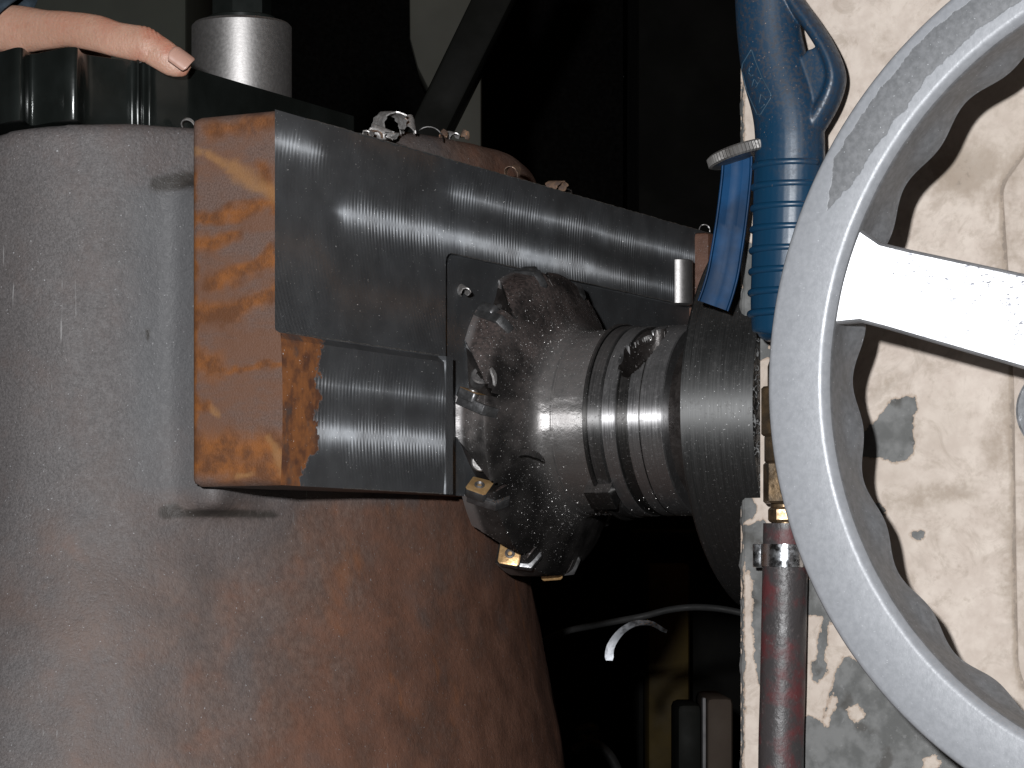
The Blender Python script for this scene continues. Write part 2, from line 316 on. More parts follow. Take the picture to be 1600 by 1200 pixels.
M = dict(burr=simple('raw_edge_steel', (.20, .19, .18), .45, .5, (.12, .11, .10), 300), gullet=simple('dark_recess_steel', (.035, .030, .028), .42, .5, (.020, .017, .016), 120, .2, 500), emblem=simple('rubbed_blue_plastic', (.035, .07, .105), .45), curl=simple('blued_curl', (.34, .35, .37), .45, 1, (.26, .27, .29), 120, .05, 300), casting=mat_casting(), milled=mat_milled(0), rustface=mat_rustface(), cutter=mat_cutter(),  # gullet: darker steel for tooth gullets, arbor notch and necks
    arbor=mat_turned('arbor_steel', (.29, .286, .29), (.36, .356, .36), .37, .34, 2600), nose=mat_turned('spindle_nose_steel', (.085, .086, .086), (.11, .111, .111), .58, .22, 2600),
    ringdark=mat_turned('blued_ring_steel', (.07, .068, .067), (.10, .098, .096), .50, .5, 2600),
    collar=mat_turned('dull_collar_steel', (.13, .128, .128), (.17, .168, .168), .46, .45, 2600), paint=mat_paint(), wheel=mat_wheel(), spoke=mat_spoke(), blue=mat_blue(), hose=mat_hose(), skin=mat_skin(),
    blackox=simple('black_oxide_steel', (.010, .012, .011), .22, .3, (.016, .019, .018), 30, .05, 260, rv=.04),
    steel=simple('bright_steel', (.34, .33, .325), .45, .9, (.33, .32, .315), 240, .05, 700, rv=.04),
    zinc=simple('zinc_plate', (.66, .68, .70), .24, 1, (.55, .57, .6), 90, .1, 300),
    chip=simple('bright_chip', (.62, .61, .60), .36, .65, (.36, .34, .33), 300, .3, 900),
    chiptan=simple('tan_chip', (.46, .30, .20), .36, .6, (.26, .19, .16), 260, .3, 900),  # tan base tone shared by several of the chips
    dark=simple('dark_gap', (.02, .02, .02), .6), gold=simple('gold_insert', (.56, .36, .17), .38, .55, (.44, .27, .12), 160, .2, 500),
    screw=simple('screw_steel', (.20, .195, .19), .5, .8, (.18, .17, .17), 200), seat=simple('seat_steel', (.17, .17, .175), .40, .8, (.10, .10, .10), 120, .2, 500),
    brass=simple('tarnished_brass', (.20, .135, .075), .38, .75, (.10, .075, .05), 120, .2, 400), iron=simple('bare_iron', (.17, .165, .16), .5, .4, (.10, .095, .09), 60, .3, 250),
    lever=simple('blue_lever_paint', (.004, .040, .110), .5, 0, (.004, .022, .058), 45, .05, 300, rv=.03), nail=simple('fingernail', (.42, .255, .205), .32, 0, (.39, .23, .18), 90, 0, rv=.05),
    sleeve=simple('navy_cloth', (.03, .042, .055), .85, 0, (.02, .028, .036), 200, .5, 600),
    wall=simple('sooty_wall', (.004, .0037, .0035), .9), floor=simple('oily_floor', (.05, .048, .045), .7),
    olive=simple('olive_grey_paint', (.055, .060, .050), .6, 0, (.045, .048, .041), 8), pale=simple('pale_grey_paint', (.085, .085, .072), .7, 0, (.072, .072, .062), 9),
    brace=simple('dark_grey_paint', (.008, .0085, .007), .7, 0, (.006, .0065, .0055), 9), murk=simple('dark_olive_paint', (.0035, .0035, .003), .9, 0, (.0025, .0025, .002), 6),
    yellow=simple('dirty_yellow_paint', (.055, .037, .009), .7, 0, (.022, .016, .007), 9), carton=simple('dusty_carton', (.075, .058, .046), .8, 0, (.06, .046, .037), 12), cable=simple('grey_cable', (.022, .022, .022), .6), paleedge=simple('pale_trim', (.22, .215, .22), .6))

M['lever'].node_tree.nodes['Principled BSDF'].inputs['Specular IOR Level'].default_value = .10
# ------------------------------------------------------------------ structure: floor and wall
FZ = -.60
def quad(name, pts, mat):
    o = MB().add(pts, [(0, 1, 2, 3)]).build(name, mat, smooth=False); o['kind'] = 'structure'; return o
quad('floor', [(-7, -3, FZ), (5, -3, FZ), (5, 8, FZ), (-7, 8, FZ)], M['floor'])
p = [cs(-3, 4.8, FZ), cs(3, 4.8, FZ), cs(3, 4.8, 2.6), cs(-3, 4.8, 2.6)]; quad('wall', p, M['wall'])

def seg_d(P, a, b):
    a = np.array(a, float); b = np.array(b, float); d = b-a; t = np.clip(((P-a)@d)/max(d@d, 1e-9), 0, 1); return np.linalg.norm(P-(a+t[:, None]*d), axis=1)
def poly_sd(P, poly):
    poly = [np.array(q, float) for q in poly]; n = len(poly); d = np.full(len(P), 1e9); ins = np.zeros(len(P), bool)
    for i in range(n):
        a, b = poly[i], poly[(i+1) % n]; d = np.minimum(d, seg_d(P, a, b))
        cr = ((a[1] > P[:, 1]) != (b[1] > P[:, 1])); ins ^= cr & (P[:, 0] < (b[0]-a[0])*(P[:, 1]-a[1])/((b[1]-a[1]) or 1e-9)+a[0])
    return np.where(ins, d, -d)
def projn(V):
    X = c*V[:, 0]+s*V[:, 1]; Y = -s*V[:, 0]+c*V[:, 1]; return np.c_[800+F*X/Y, HV-F*V[:, 2]/Y]
# ------------------------------------------------------------------ workpiece: housing casting with its flange block
XF, XL, XP, XB = -.7185, -.7140, -.7225, -.769       # milled upper face, proud lower face, fresh pocket, back of block
Y0, Y1, ZB, ZT, ZLED, ZPK = 1.126, 1.680, .045, .231, .121, .179
YPK = px(687, 480, XP).y; YLE = px(697, 600, XL).y
CX, CY = -.87, 1.333
casting = thing('housing_casting', (CX, CY, FZ), 'large rusty brown iron housing casting with a rectangular milled flange block', 'casting')
def body_mesh():
    m = MB(); N = 128; rings = []
    zs = [FZ, FZ+.03, FZ+.035, -.34, -.25]+list(np.linspace(-.22, .226, 30))+[.2305, .232]
    for z in zs:
        f = 1+1.1*max(0, (.03-max(z, -.25))) if z < .0 else 1+.033*max(0, (.06-z)/.06)**2
        if z < FZ+.033: f *= 1.12
        if z == zs[-1]: f *= .985
        rings.append([Vector((CX+(.137 if math.cos(t) > 0 else .165)*f*math.cos(t), CY+.235*f*math.sin(t), z)) for t in (2*PI*j/N for j in range(N))])
    for ring in rings[-8:]:
        for p_ in ring:
            d_ = min(.09, max(0, -.815-p_.x)); p_.z -= 1.45*d_*d_
    m.loft(rings)
    return m
bm_ = body_mesh()
bm_.box((-.86, 1.141, .034), (XB+.006, 1.60, .200))            # pad that carries the block
# crowned boss on top behind the block
bm_.loft([[Vector((-.79+.036*k*math.cos(t), 1.432+.098*k*math.sin(t), z)) for t in (2*PI*j/48 for j in range(48))] for k, z in ((1.06, .20), (1.02, .240), (.95, .2520), (.84, .2580), (.6, .2610), (.25, .2618))])
bme = remesh(bm_.mesh(), .0030, 26)
nb = len(bme.vertices); co = np.zeros(nb*3); bme.vertices.foreach_get('co', co); co = co.reshape(-1, 3); nr = np.zeros(nb*3); bme.vertices.foreach_get('normal', nr); nr = nr.reshape(-1, 3)
nz_ = np.array([.0016*mnoise.noise(Vector(p)*17)+.0010*mnoise.noise(Vector(p)*45+Vector((3, 1, 2))) for p in co]); co += nr*nz_[:, None]; bme.vertices.foreach_set('co', co.ravel())
BP = projn(co); fr_ = (co[:, 1] < 1.3)
padm = np.clip((co[:, 0]+.812)/.012, 0, 1)*np.clip((co[:, 2]-.036)/.01, 0, 1)*np.clip((.205-co[:, 2])/.01, 0, 1)*fr_
crease_shade = np.full(nb, 0.0)  # crease shade round the pad, put into the casting colour
for a_, b_, wd in (((245, 288), (300, 280), 16), ((258, 801), (272, 797), 15), ((265, 802), (430, 803), 8), ((230, 520), (228, 535), 4)): crease_shade = np.maximum(crease_shade, np.clip(1.2-seg_d(BP, a_, b_)/wd, 0, 1)*np.clip((1.30-co[:, 1])/.12, 0, 1))
for k_, a_ in (('pad', padm), ('crease_shade', crease_shade)):
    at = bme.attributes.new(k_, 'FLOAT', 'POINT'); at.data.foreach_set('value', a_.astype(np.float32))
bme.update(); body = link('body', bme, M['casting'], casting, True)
# -- block: front (milled) side is a fine height field so steps, pocket and ledge are real
def grid_mesh(name, V, nu, nv, attrs):
    me = bpy.data.meshes.new(name); f = [(i*nv+j, (i+1)*nv+j, (i+1)*nv+j+1, i*nv+j+1) for i in range(nu-1) for j in range(nv-1)]
    me.from_pydata(V.tolist(), [], f); me.update()
    for k, a in attrs.items():
        at = me.attributes.new(k, 'FLOAT', 'POINT'); at.data.foreach_set('value', np.asarray(a, np.float32))
    return me
ys = np.unique(np.concatenate([np.linspace(Y0, Y1, 380), [YPK-.0003, YPK+.0003, YLE-.0008, YLE]])); zs = np.unique(np.concatenate([np.linspace(ZB, ZT, 150), [ZLED-.0003, ZLED+.0010, ZPK-.0003, ZPK+.0003]]))
YY, ZZ = np.meshgrid(ys, zs, indexing='ij'); XX = np.full(YY.shape, XF)
XX[ZZ < ZLED] = XL
rc = .007
inpk = (YY > YPK) & (ZZ < ZPK); cy_, cz_ = YPK+rc, ZPK-rc
inpk &= ~((YY < cy_) & (ZZ > cz_) & (np.hypot(YY-cy_, ZZ-cz_) > rc))
low = (ZZ < ZLED) & (YY < YLE)
XX[inpk & ~low] = XP
XX[low] = XL; zz01 = np.clip((ZLED-ZZ)/(ZLED-ZB), 0, 1); XX[low] = (XL-.0012*(2*zz01[low]-1)**2)         # slight belly on the proud strip
XX[low] -= np.clip(ZZ[low]-(ZLED-.0036), 0, 1)*1.05
V = np.c_[XX.ravel(), YY.ravel(), ZZ.ravel()]; P = projn(V)
# ragged border of the unmilled rust on the proud strip (photograph columns about 437..512)
rb = np.array([498+9*mnoise.noise(Vector((v*.03, 1.3, 0)))+5*mnoise.noise(Vector((v*.11, 4, 0))) for v in P[:, 1]])
rb -= np.clip((P[:, 1]-700)/50, 0, 1)*32
rust = np.where(low.ravel(), np.clip((rb-P[:, 0])/26, -1, 1), -1.0)
# direction of the tool marks: each pass of the cutter left arcs; 'tilt' is their lean, zero-crossing where the lean faces the light
y_, z_ = V[:, 1], V[:, 2]
yA = px(515, 300, XF).y; yB = px(690, 300, XF).y; yC = px(900, 300, XF).y
def sm(a): a = np.clip(a, 0, 1); return a*a*(3-2*a)
dS = lambda zc, off=0.0: np.abs(z_-zc)*24+off
wander = np.array([.0012*mnoise.noise(Vector((y*14, 0, 5))) for y in y_])
t1 = dS(.2155+wander, .55*sm((y_-yA+.02)/.05)); t2 = dS(.1878+wander, .5*sm((yA-y_)/.035+.5)+.10*sm((y_-yC)/.1)); t3 = dS(.2122+wander, .6*sm((yB-y_)/.05+.4)+.06)
tilt = -.105+np.minimum(np.minimum(t1, t2), t3)
tilt = np.where(inpk.ravel(), -.105+dS(.100, .12), tilt)
tilt = np.where(low.ravel(), -.075+np.minimum(dS(.0975, .15), dS(.073, .06)), tilt)
phase = y_-.5*9*(z_-np.where(low.ravel(), .08, .19))**2*1.0
blk = thing  # (name kept short)
fe = grid_mesh('milled_front', V, len(ys), len(zs), dict(rust=rust, tilt=tilt, phase=phase))
flange = link('flange_block', fe, M['milled'], casting, False)
# -- rusty end face + underside, top and far end
xs = np.linspace(XB, XF, 36); z2 = np.linspace(ZB, ZT, 110); A, B = np.meshgrid(xs, z2, indexing='ij'); A = A.copy(); B = B.copy()
tx = (A-XB)/(XF-XB); lowm = np.clip((ZLED+.001-B)/.002, 0, 1); A += tx*lowm*(XL-.0012*(2*np.clip((ZLED-B)/(ZLED-ZB), 0, 1)-1)**2-XF)
Yf = np.full(A.shape, Y0); r_ = .0045
for i in range(A.shape[0]):
    for j in range(A.shape[1]):
        dx, dz, dt = A[i, j]-XB, B[i, j]-ZB, ZT-B[i, j]
        for d_ in (dx, dt, dz):
            if d_ < r_: Yf[i, j] += r_-math.sqrt(max(0, r_*r_-(r_-d_)**2))
        for d_, z0, sg in ((dz, ZB, 1), (dt, ZT, -1)):
            if dx < r_ and d_ < r_:
                vx, vz = dx-r_, d_-r_; L = math.hypot(vx, vz)
                if L > r_: A[i, j] = XB+r_+vx/L*r_; B[i, j] = z0+sg*(r_+vz/L*r_)
V2 = np.c_[A.ravel(), Yf.ravel(), B.ravel()]; P2 = projn(V2)
strokes = [((305, 345), (428, 318), 9, 1), ((300, 385), (365, 368), 13, 1), ((330, 440), (430, 405), 12, 1), ((297, 487), (350, 492), 16, 1), ((350, 492), (432, 455), 15, 1), ((297, 560), (330, 572), 22, 1),
           ((330, 578), (436, 571), 6, 1), ((300, 640), (322, 632), 10, 1), ((297, 700), (440, 702), 26, 1), ((297, 725), (430, 735), 20, 1), ((302, 270), (302, 745), 6, 1), ((330, 205), (425, 190), 10, .6), ((410, 260), (430, 330), 8, .8), ((395, 420), (430, 390), 9, 1)]
P2 = P2+np.array([[9*mnoise.noise(Vector((u*.03, v*.03, 3)))+5*mnoise.noise(Vector((u*.09, v*.09, 9))), 11*mnoise.noise(Vector((u*.025, v*.03, 13)))+6*mnoise.noise(Vector((u*.08, v*.1, 19)))] for u, v in P2])
org = np.full(len(P2), -1.0)
for a, b, wd, g in strokes: org = np.maximum(org, g*np.clip((wd-seg_d(P2, a, b))/wd, -1, 1))
tn = np.full(len(P2), -1.0)
for a, b, wd in (((308, 236), (370, 268), 9), ((370, 268), (432, 306), 15), ((332, 636), (345, 645), 7), ((425, 690), (440, 735), 7), ((375, 742), (395, 744), 6)): tn = np.maximum(tn, np.clip((wd-seg_d(P2, a, b))/wd, -1, 1))
link('rusty_end_face', grid_mesh('end_face', V2, 36, 110, dict(orange=org, tan=tn)), M['rustface'], casting, True)
m = MB(); e = .0002
m.add([(XB+.0045, Y0+.0043, ZB), (XL-.0012, Y0+.0043, ZB), (XL-.0012, YLE, ZB), (XP, YLE, ZB), (XP, Y1, ZB), (XB, Y1, ZB)], [(0, 1, 2, 3, 4, 5)])
m.add([(XB+.0045, Y0+.0045, ZT), (XF, Y0+.0045, ZT), (XF, Y1, ZT), (XB, Y1, ZT)], [(0, 1, 2, 3)])
m.add([(XB, Y1, ZB), (XP, Y1, ZB), (XF, Y1, ZT), (XB, Y1, ZT)], [(0, 1, 2, 3)]); m.add([(XB, Y0+.0044, ZB+.0045), (XB, Y1, ZB+.0045), (XB, Y1, ZT-.0045), (XB, Y0+.0044, ZT-.0045)], [(0, 1, 2, 3)])
m.build('rough_sides', M['casting'], casting, False)
def burr(a, b, seed):
    n = 160; rnd = random.Random(seed); pts = [Vector(a).lerp(Vector(b), i/n)+Vector((rnd.uniform(0, .00025), 0, rnd.uniform(-.0002, .0002))) for i in range(n+1)]
    MB().tube(pts, [rnd.uniform(.00010, .00034) for i in range(n+1)], 5).build('edge_burr', M['burr'], casting, False)
burr((XF, YPK+.006, ZPK+.0001), (XF, Y1, ZPK+.0001), 1); burr((XL-.0045, Y0+.01, ZLED+.0004), (XL-.0045, YLE, ZLED+.0004), 2); burr((XL-.0012, Y0+.06, ZB+.0002), (XL-.0012, YLE, ZB+.0002), 3); burr((XF, Y0+.03, ZT), (XF, Y1, ZT), 4)
# round bright boss at the far end of the milled face
q = px(1072, 437, XF+.004); m = MB(); m.lathe([(-.0165, .0075), (-.0158, .0095), (.0125, .0095), (.013, .0085)], (q.x-.0055, q.y, q.z), (0, 0, 1), 40); m.build('dowel_boss', M['steel'], casting)
q2 = px(1100, 430, XF+.004); m = MB(); m.box((q2.x-.03, q2.y-.006, q2.z-.03), (q2.x+.006, q2.y+.03, q2.z+.028)); link('end_lug', bevel(m.mesh(), .003), M['casting'], casting, 30)

# ------------------------------------------------------------------ black clamp plate on the casting, spacer and bolt on it
PZ0, PZ1 = .2315, .2685
def uY(u, Y, z): return cs((u-800)/F*Y, Y, z)
pl = [(-150, 1.42, .004), (-14, 1.384, .006), (33, 1.360, .012), (48, 1.384, .006), (104, 1.364, .006), (121, 1.364, .007), (130, 1.383, .006), (209, 1.402, .003), (216, 1.396, .003), (223, 1.406, .003), (233, 1.400, .003), (241, 1.404, .004), (298, 1.420, .003)]
poly = [uY(u, Y, PZ0) for u, Y, r in pl]; rad = [r for *_, r in pl]
cor = poly[-1]; poly += [Vector((cor.x, 1.352, PZ0)), Vector((-1.02, 1.352, PZ0))]; rad += [.004, .004]
m = MB().prism(rounded(poly, rad, 6), (0, 0, PZ1-PZ0)); plate = link('clamp_plate', bevel(m.mesh(), .0008, 2, 50), M['blackox'], None, 35)
tag(plate, 'black oily clamp plate with notched front edge lying on top of the casting', 'clamp plate')
q = pY(378, 100, 1.55); SPC = (q.x, q.y)
m = MB(); m.lathe([(0, .0275), (.001, .0288), (.0478, .0288), (.0495, .0272), (.0495, .012)], (*SPC, PZ1), (0, 0, 1), 96)
tag(m.build('steel_spacer', M['steel'], None, 30), 'bright turned steel spacer sleeve standing on the black clamp plate', 'spacer')
z0 = PZ1+.0495; bolt = thing('hex_bolt', (*SPC, z0), 'dark hexagon bolt head with washer on top of the steel spacer', 'bolt')
m = MB(); m.lathe([(0, .012), (0, .0205), (.003, .0205), (.0035, .020), (.0035, .012)], (*SPC, z0), (0, 0, 1), 48); m.build('washer', M['blackox'], bolt)
m = MB(); m.lathe([(.0035, .0150), (.0045, .0172), (.030, .0172), (.0315, .0150)], (*SPC, z0), (0, 0, 1), 6); m.build('hex_head', M['blackox'], bolt, False)
m = MB(); m.lathe([(.031, .009), (.050, .009), (.051, .008)], (*SPC, z0), (0, 0, 1), 24); m.build('stud', M['blackox'], bolt)

# ------------------------------------------------------------------ hand: thumb along the plate edge, fingers over the plate, sleeve
def hand():
    m = MB()
    st = [(-330, -5, 1.47, 34, 30), (-160, 18, 1.455, 36, 30), (-60, 38, 1.445, 38, 27), (30, 46, 1.432, 38, 24), (70, 47, 1.424, 32, 20), (110, 46, 1.416, 28, 17), (150, 52, 1.410, 29, 16), (180, 61, 1.405, 27.5, 15), (205, 66, 1.402, 28, 15.5), (224, 69, 1.400, 28.5, 15.5), (240, 77, 1.399, 25.5, 14), (256, 87, 1.398, 25, 13.5), (272, 98, 1.398, 23, 12.5), (286, 106, 1.398, 17, 10), (295, 111.5, 1.398, 8, 5)]
    pts = spline([pY(u, v, Y) for u, v, Y, *_ in st], 84); ra = lerp_list([a for *_, a, b in st], 84); rbb = lerp_list([b for *_, a, b in st], 84)
    px_m = 1.41/F
    # tube(): first radius lies along t x up; give 'up' = into the picture so 'a' is the picture-plane one
    m.tube(pts, [(a*px_m, b*px_m) for a, b in zip(ra, rbb)], 28, up=(-s, c, 0))
    # palm and four curled fingers resting on the plate, behind the thumb
    W = [pY(-60, 46, 1.46), pY(20, 52, 1.485), pY(90, 62, 1.505)]
    m.tube(spline(W, 10), [(.013, .026)]*4+[(.012, .026)]*4+[(.010, .022)]*3, 20, up=(-s, c, 0))
    for k, (u, v, Y, L) in enumerate([(105, 70, 1.475, 60), (100, 72, 1.493, 70), (88, 74, 1.511, 66), (70, 76, 1.528, 50)]):
        b = pY(u-40, v-12, Y); k1 = pY(u+L*.4, v-6, Y+.012); k2 = pY(u+L*.75, v+8, Y+.02); tip = pY(u+L*.8, v+22, Y+.028); tip.z = max(tip.z, PZ1+.006)
        m.tube(spline([b, k1, k2, tip], 18), lerp_list([.0088, .0088, .0078, .0078, .0070, .0050], 18), 14)
    # knuckle swelling
    return m
hm = remesh(hand().mesh(), .00062, 14)
nv = len(hm.vertices); co = np.zeros(nv*3); hm.vertices.foreach_get('co', co); co = co.reshape(-1, 3); HP = projn(co)
red = np.zeros(nv)
for (u, v, r, g) in ((238, 48, 24, .5), (262, 76, 15, .65), (252, 60, 16, .6), (170, 30, 26, .35), (214, 88, 16, .3), (290, 116, 14, .5), (100, 24, 40, .18)): red = np.maximum(red, g*np.clip(1-np.hypot(HP[:, 0]-u, HP[:, 1]-v)/r, 0, 1)**.7)
cr = np.zeros(nv)
for a_, b_, wd in (((222, 40), (226, 56), 1.7), ((229, 39), (234, 58), 1.8), ((236, 41), (242, 60), 1.8), ((243, 46), (249, 63), 1.7), ((232, 80), (226, 99), 1.8), ((217, 84), (214, 96), 1.5)):
    cr = np.maximum(cr, np.clip(1-seg_d(HP+np.array([[1.2*mnoise.noise(Vector((u*.2, v*.2, 1))), 0] for u, v in HP]) if wd > 1.75 else HP, a_, b_)/wd, 0, 1))
hn = np.zeros(nv*3); hm.vertices.foreach_get('normal', hn); co -= hn.reshape(-1, 3)*(cr*.00040)[:, None]; hm.vertices.foreach_set('co', co.ravel()); red = np.clip(red+.22*cr, 0, 1)
at = hm.attributes.new('red', 'FLOAT', 'POINT'); at.data.foreach_set('value', red.astype(np.float32))
person = link('person', hm, M['skin'], None, True); tag(person, 'bare hand in a dark sleeve resting its thumb on the black clamp plate', 'person')
def nail():
    # curved plate lying on the upper outer side of the last thumb joint
    a = pY(266, 84, 1.396); b = pY(296, 106, 1.396); d = (b-a).normalized(); toC = (-(a+b)/2).normalized(); n0 = (toC*.86+Vector((0, 0, 1))*.42+cs(1, 0, 0)*.30).normalized()
    sd = n0.cross(d).normalized(); n0 = d.cross(sd); n0 = n0 if n0.dot(toC) > 0 else -n0
    ctr = pY(277, 99, 1.398); R = .0078; rows = []
    L = (b-a).length
    for i in range(13):
        t = i/12; wd = .72*min(1, (t*5+.35))*min(1, ((1-t)*4+.62)); row = []
        for j in range(11):
            g = (j/10-.5)*2*wd*1.05; row.append(ctr+d*(t-.42)*L+n0*(R*math.cos(g)+.0002)+sd*R*math.sin(g))
        rows.append(row)
    m = MB(); V = [p for r in rows for p in r]; V2 = [p-n0*.0012 for p in V]; f = []; k = 11
    for i in range(12):
        for j in range(10): q = i*k+j; f.append((q, q+1, q+k+1, q+k)); o = len(V); f.append((o+q, o+q+k, o+q+k+1, o+q+1))
    per = [j for j in range(k)]+[i*k+10 for i in range(1, 13)]+[12*k+j for j in range(9, -1, -1)]+[i*k for i in range(11, 0, -1)]
    o = len(V)
    for i in range(len(per)): q, r = per[i], per[(i+1) % len(per)]; f.append((q, q+o, r+o, r))
    m.add(V+V2, f); return m
nl = nail().build('fingernail', M['nail'], person, True)
m = MB(); sp = [pY(-420, -22, 1.487), pY(-330, -5, 1.47), pY(-160, 18, 1.455), pY(-70, 36, 1.446), pY(8, 40, 1.437)]
rr = [(.021, .017), (.020, .016), (.0195, .015), (.0185, .014), (.0168, .0135)]
pts = spline(sp, 24); rings = []
ra = lerp_list([a for a, b in rr], 24); rbl = lerp_list([b for a, b in rr], 24)
mm = MB(); mm.tube(pts, [(a*(1+.03*math.sin(i*1.9)), b*(1+.04*math.sin(i*1.5+1))) for i, (a, b) in enumerate(zip(ra, rbl))], 36, up=(-s, c, 0), cap=False)
# slanted cuff: shear the last rings back along the lower side
vv = [Vector(p) for p in mm.v]; n = 36
for i in range(16, 25):
    k = (i-16)/8
    for j in range(n):
        idx = i*n+j; dz = vv[idx].z-pts[i].z; vv[idx] += cs(1, 0, 0)*(dz*.86*k)
mm.v = [tuple(p) for p in vv]
sl = mm.build('sleeve', M['sleeve'], person, True); so = sl.modifiers.new('t', 'SOLIDIFY'); so.thickness = .0016; so.offset = 1

# ------------------------------------------------------------------ milling cutter
AY, AZ = 1.409, .0889
def er(phi): return Vector((0, -math.cos(phi), -math.sin(phi)))            # radial; phi 0 faces the camera, positive = down
TEETH = [math.radians(-76+36*k-4) for k in range(10)]
cutter = thing('milling_cutter', (-.695, AY, AZ-.09), 'dusty round face milling cutter with gold carbide inserts biting into the milled block', 'milling cutter')
def cutter_body():
    bp = [(-.661, .0500), (-.6612, .0535), (-.6798, .0535), (-.6804, .0527), (-.6812, .0527), (-.6818, .0537), (-.6850, .0545), (-.6880, .0570), (-.6910, .0612), (-.6940, .0672), (-.6970, .0738), (-.7000, .0805), (-.7025, .0853), (-.7040, .0876), (-.7052, .0886)]
    bp += [(-.7052-.00045*k, .0886+.0018*k/42) for k in range(1, 43)]
    bp += [(-.7242, .0885), (-.7244, .082), (-.7235, .070), (-.7215, .060), (-.7215, .02)]
    N = 1080; rings = []
    G = math.radians(22)
    for (x, r) in bp:
        ring = []
        for j in range(N):
            ph = 2*PI*j/N; rr = r
            for tk in TEETH:
                d = (tk-ph) % (2*PI)
                if d < G and r > .06:
                    t = d/G; lim = -.7247+.0228*(1-t)**.8
                    if x < lim: rr = min(rr,   .0905-.0185*(1-.8*t)*min(1, .55+(lim-x)/.012))
            wob = .0003*mnoise.noise(Vector((x*160, math.cos(ph)*9, math.sin(ph)*9)))
            ring.append(Vector((x, AY, AZ))+er(ph)*(rr+wob))
        rings.append(ring)
    return MB().loft(rings)
cbo = cutter_body().build('cutter_body', M['cutter'], cutter, 28); cbo.data.materials.append(M['gullet'])
for f_ in cbo.data.polygons:
    cc = f_.center; r2 = math.hypot(cc.y-AY, cc.z-AZ)
    if cc.x < -.7005 and r2 < .0865 and (cc.x < -.7045 or r2 < .0800): f_.material_index = 1
ins = [(-.0066, -.0062), (.0050, -.0075), (.0066, -.0060), (.0066, .0060), (.0052, .0074), (-.0052, .0070), (-.0066, .0055)]
for tk in TEETH:
    e_r = er(tk); tang = Vector((0, -math.sin(tk), math.cos(tk)))        # rake direction (towards smaller phi)
    axv = Vector((1, 0, 0)); nrm = (tang*.88+axv*.36+e_r*.10).normalized(); ex = (axv-nrm*axv.dot(nrm)).normalized(); ey = nrm.cross(ex)
    if ey.dot(e_r) < 0: ey = -ey
    M3 = lambda a, b, h, C: C+ex*a+ey*b+nrm*h
    C0 = Vector((-.7150, AY, AZ))+e_r*.0855+tang*.0002
    m = MB().prism([M3(a*.98, b*.98, -.0030, C0) for a, b in ins], nrm*.0058); me = bevel(m.mesh(), .0007, 2, 30); it = link('insert', me, M['gold'], cutter, 30); me.materials.append(M['seat'])
    for f_ in me.polygons: f_.material_index = 0 if f_.normal.dot(nrm) > .6 else 1
    m = MB(); m.lathe([(.0020, .0031), (.0034, .0029), (.0038, .0022), (.0032, .0016), (.0026, .0010)], C0, nrm, 20); m.build('screw', M['screw'], it)
    C1 = C0-tang*.0048+axv*.0035-e_r*.001
    m = MB().prism([M3(a, b, -.004, C1) for a, b in ((-.010, -.009), (.010, -.009), (.013, -.002), (.008, .0065), (-.010, .0065))], nrm*.006); link('seat', bevel(m.mesh(), .0007), M['seat'], cutter, 30)
    C2 = Vector((-.7170, AY, AZ))+er(tk-math.radians(9))*.0745; ax2 = (er(tk-math.radians(9))*.75+tang*.2+axv*.5).normalized()
    m = MB(); m.lathe([(-.006, .0055), (.0052, .0055), (.006, .0048), (.006, .0028), (.0042, .0026)], C2, ax2, 28); m.build('wedge_screw', M['screw'], cutter)

# ------------------------------------------------------------------ tool arbor between cutter and spindle nose
arb = thing('tool_arbor', (-.635, AY, AZ-.055), 'stepped cylindrical steel arbor holding the cutter in the machine spindle', 'arbor')
def polar(prof, notch=None, N=240):
    rings = []
    for x, r in prof:
        ring = []
        for j in range(N):
            ph = 2*PI*j/N; rr = notch(x, r, ph) if notch else r
            ring.append(Vector((x, AY, AZ))+er(ph)*rr)
        rings.append(ring)
    return MB().loft(rings)
polar([(-.6625, .045), (-.6625, .0498), (-.6600, .0498), (-.6600, .045)]).build('gap_ring', M['dark'], arb)
polar([(-.6604, .050), (-.6602, .0560), (-.6596, .0568), (-.6584, .0568), (-.6578, .0560), (-.6576, .050)]).build('retaining_ring', M['ringdark'], arb)
polar([(-.6578, .048), (-.6576, .0540), (-.6572, .0553), (-.6504, .0553), (-.6498, .0545), (-.6492, .050)]).build('spacer_collar', M['collar'], arb)
def notch(x, r, ph):
    p_ = math.degrees(ph if ph < PI else ph-2*PI); dx = (x+.6320)/.0105; dp = (p_+47+(x+.632)*900)/20
    q = dx*dx+dp*dp
    return r-.012*min(1, max(0, (1-q)*3)) if q < 1 else r
pr = [(-.6492, .050), (-.6490, .0540), (-.6486, .0546)]+[(-.6486+.0078*k/6, .0546) for k in range(1, 7)]+[(-.6405, .0541), (-.6400, .0525)]+[(-.6400+.0068*k/8, .0525) for k in range(1, 9)]+[(-.6330, .0545)]+[(-.6330+.0068*k/8, .0545) for k in range(1, 9)]+[(-.6260, .0539), (-.6256, .0539), (-.6253, .0546)]+[(-.6253+.0130*k/14, .0546) for k in range(1, 15)]+[(-.6118, .0538), (-.6117, .046), (-.6060, .046)]
ab = polar(pr, notch, 300).build('arbor_body', M['arbor'], arb); ab.data.materials.append(M['ringdark']); ab.data.materials.append(M['gullet'])
for f_ in ab.data.polygons:
    cc = f_.center; p_ = math.degrees(math.atan2(-(cc.z-AZ), -(cc.y-AY))); q_ = ((cc.x+.6320)/.0105)**2+((p_+47+(cc.x+.632)*900)/20)**2
    if q_ < 1 or cc.x > -.6116: f_.material_index = 2
    elif -.6406 < cc.x < -.6331 or -.6262 < cc.x < -.6252: f_.material_index = 1
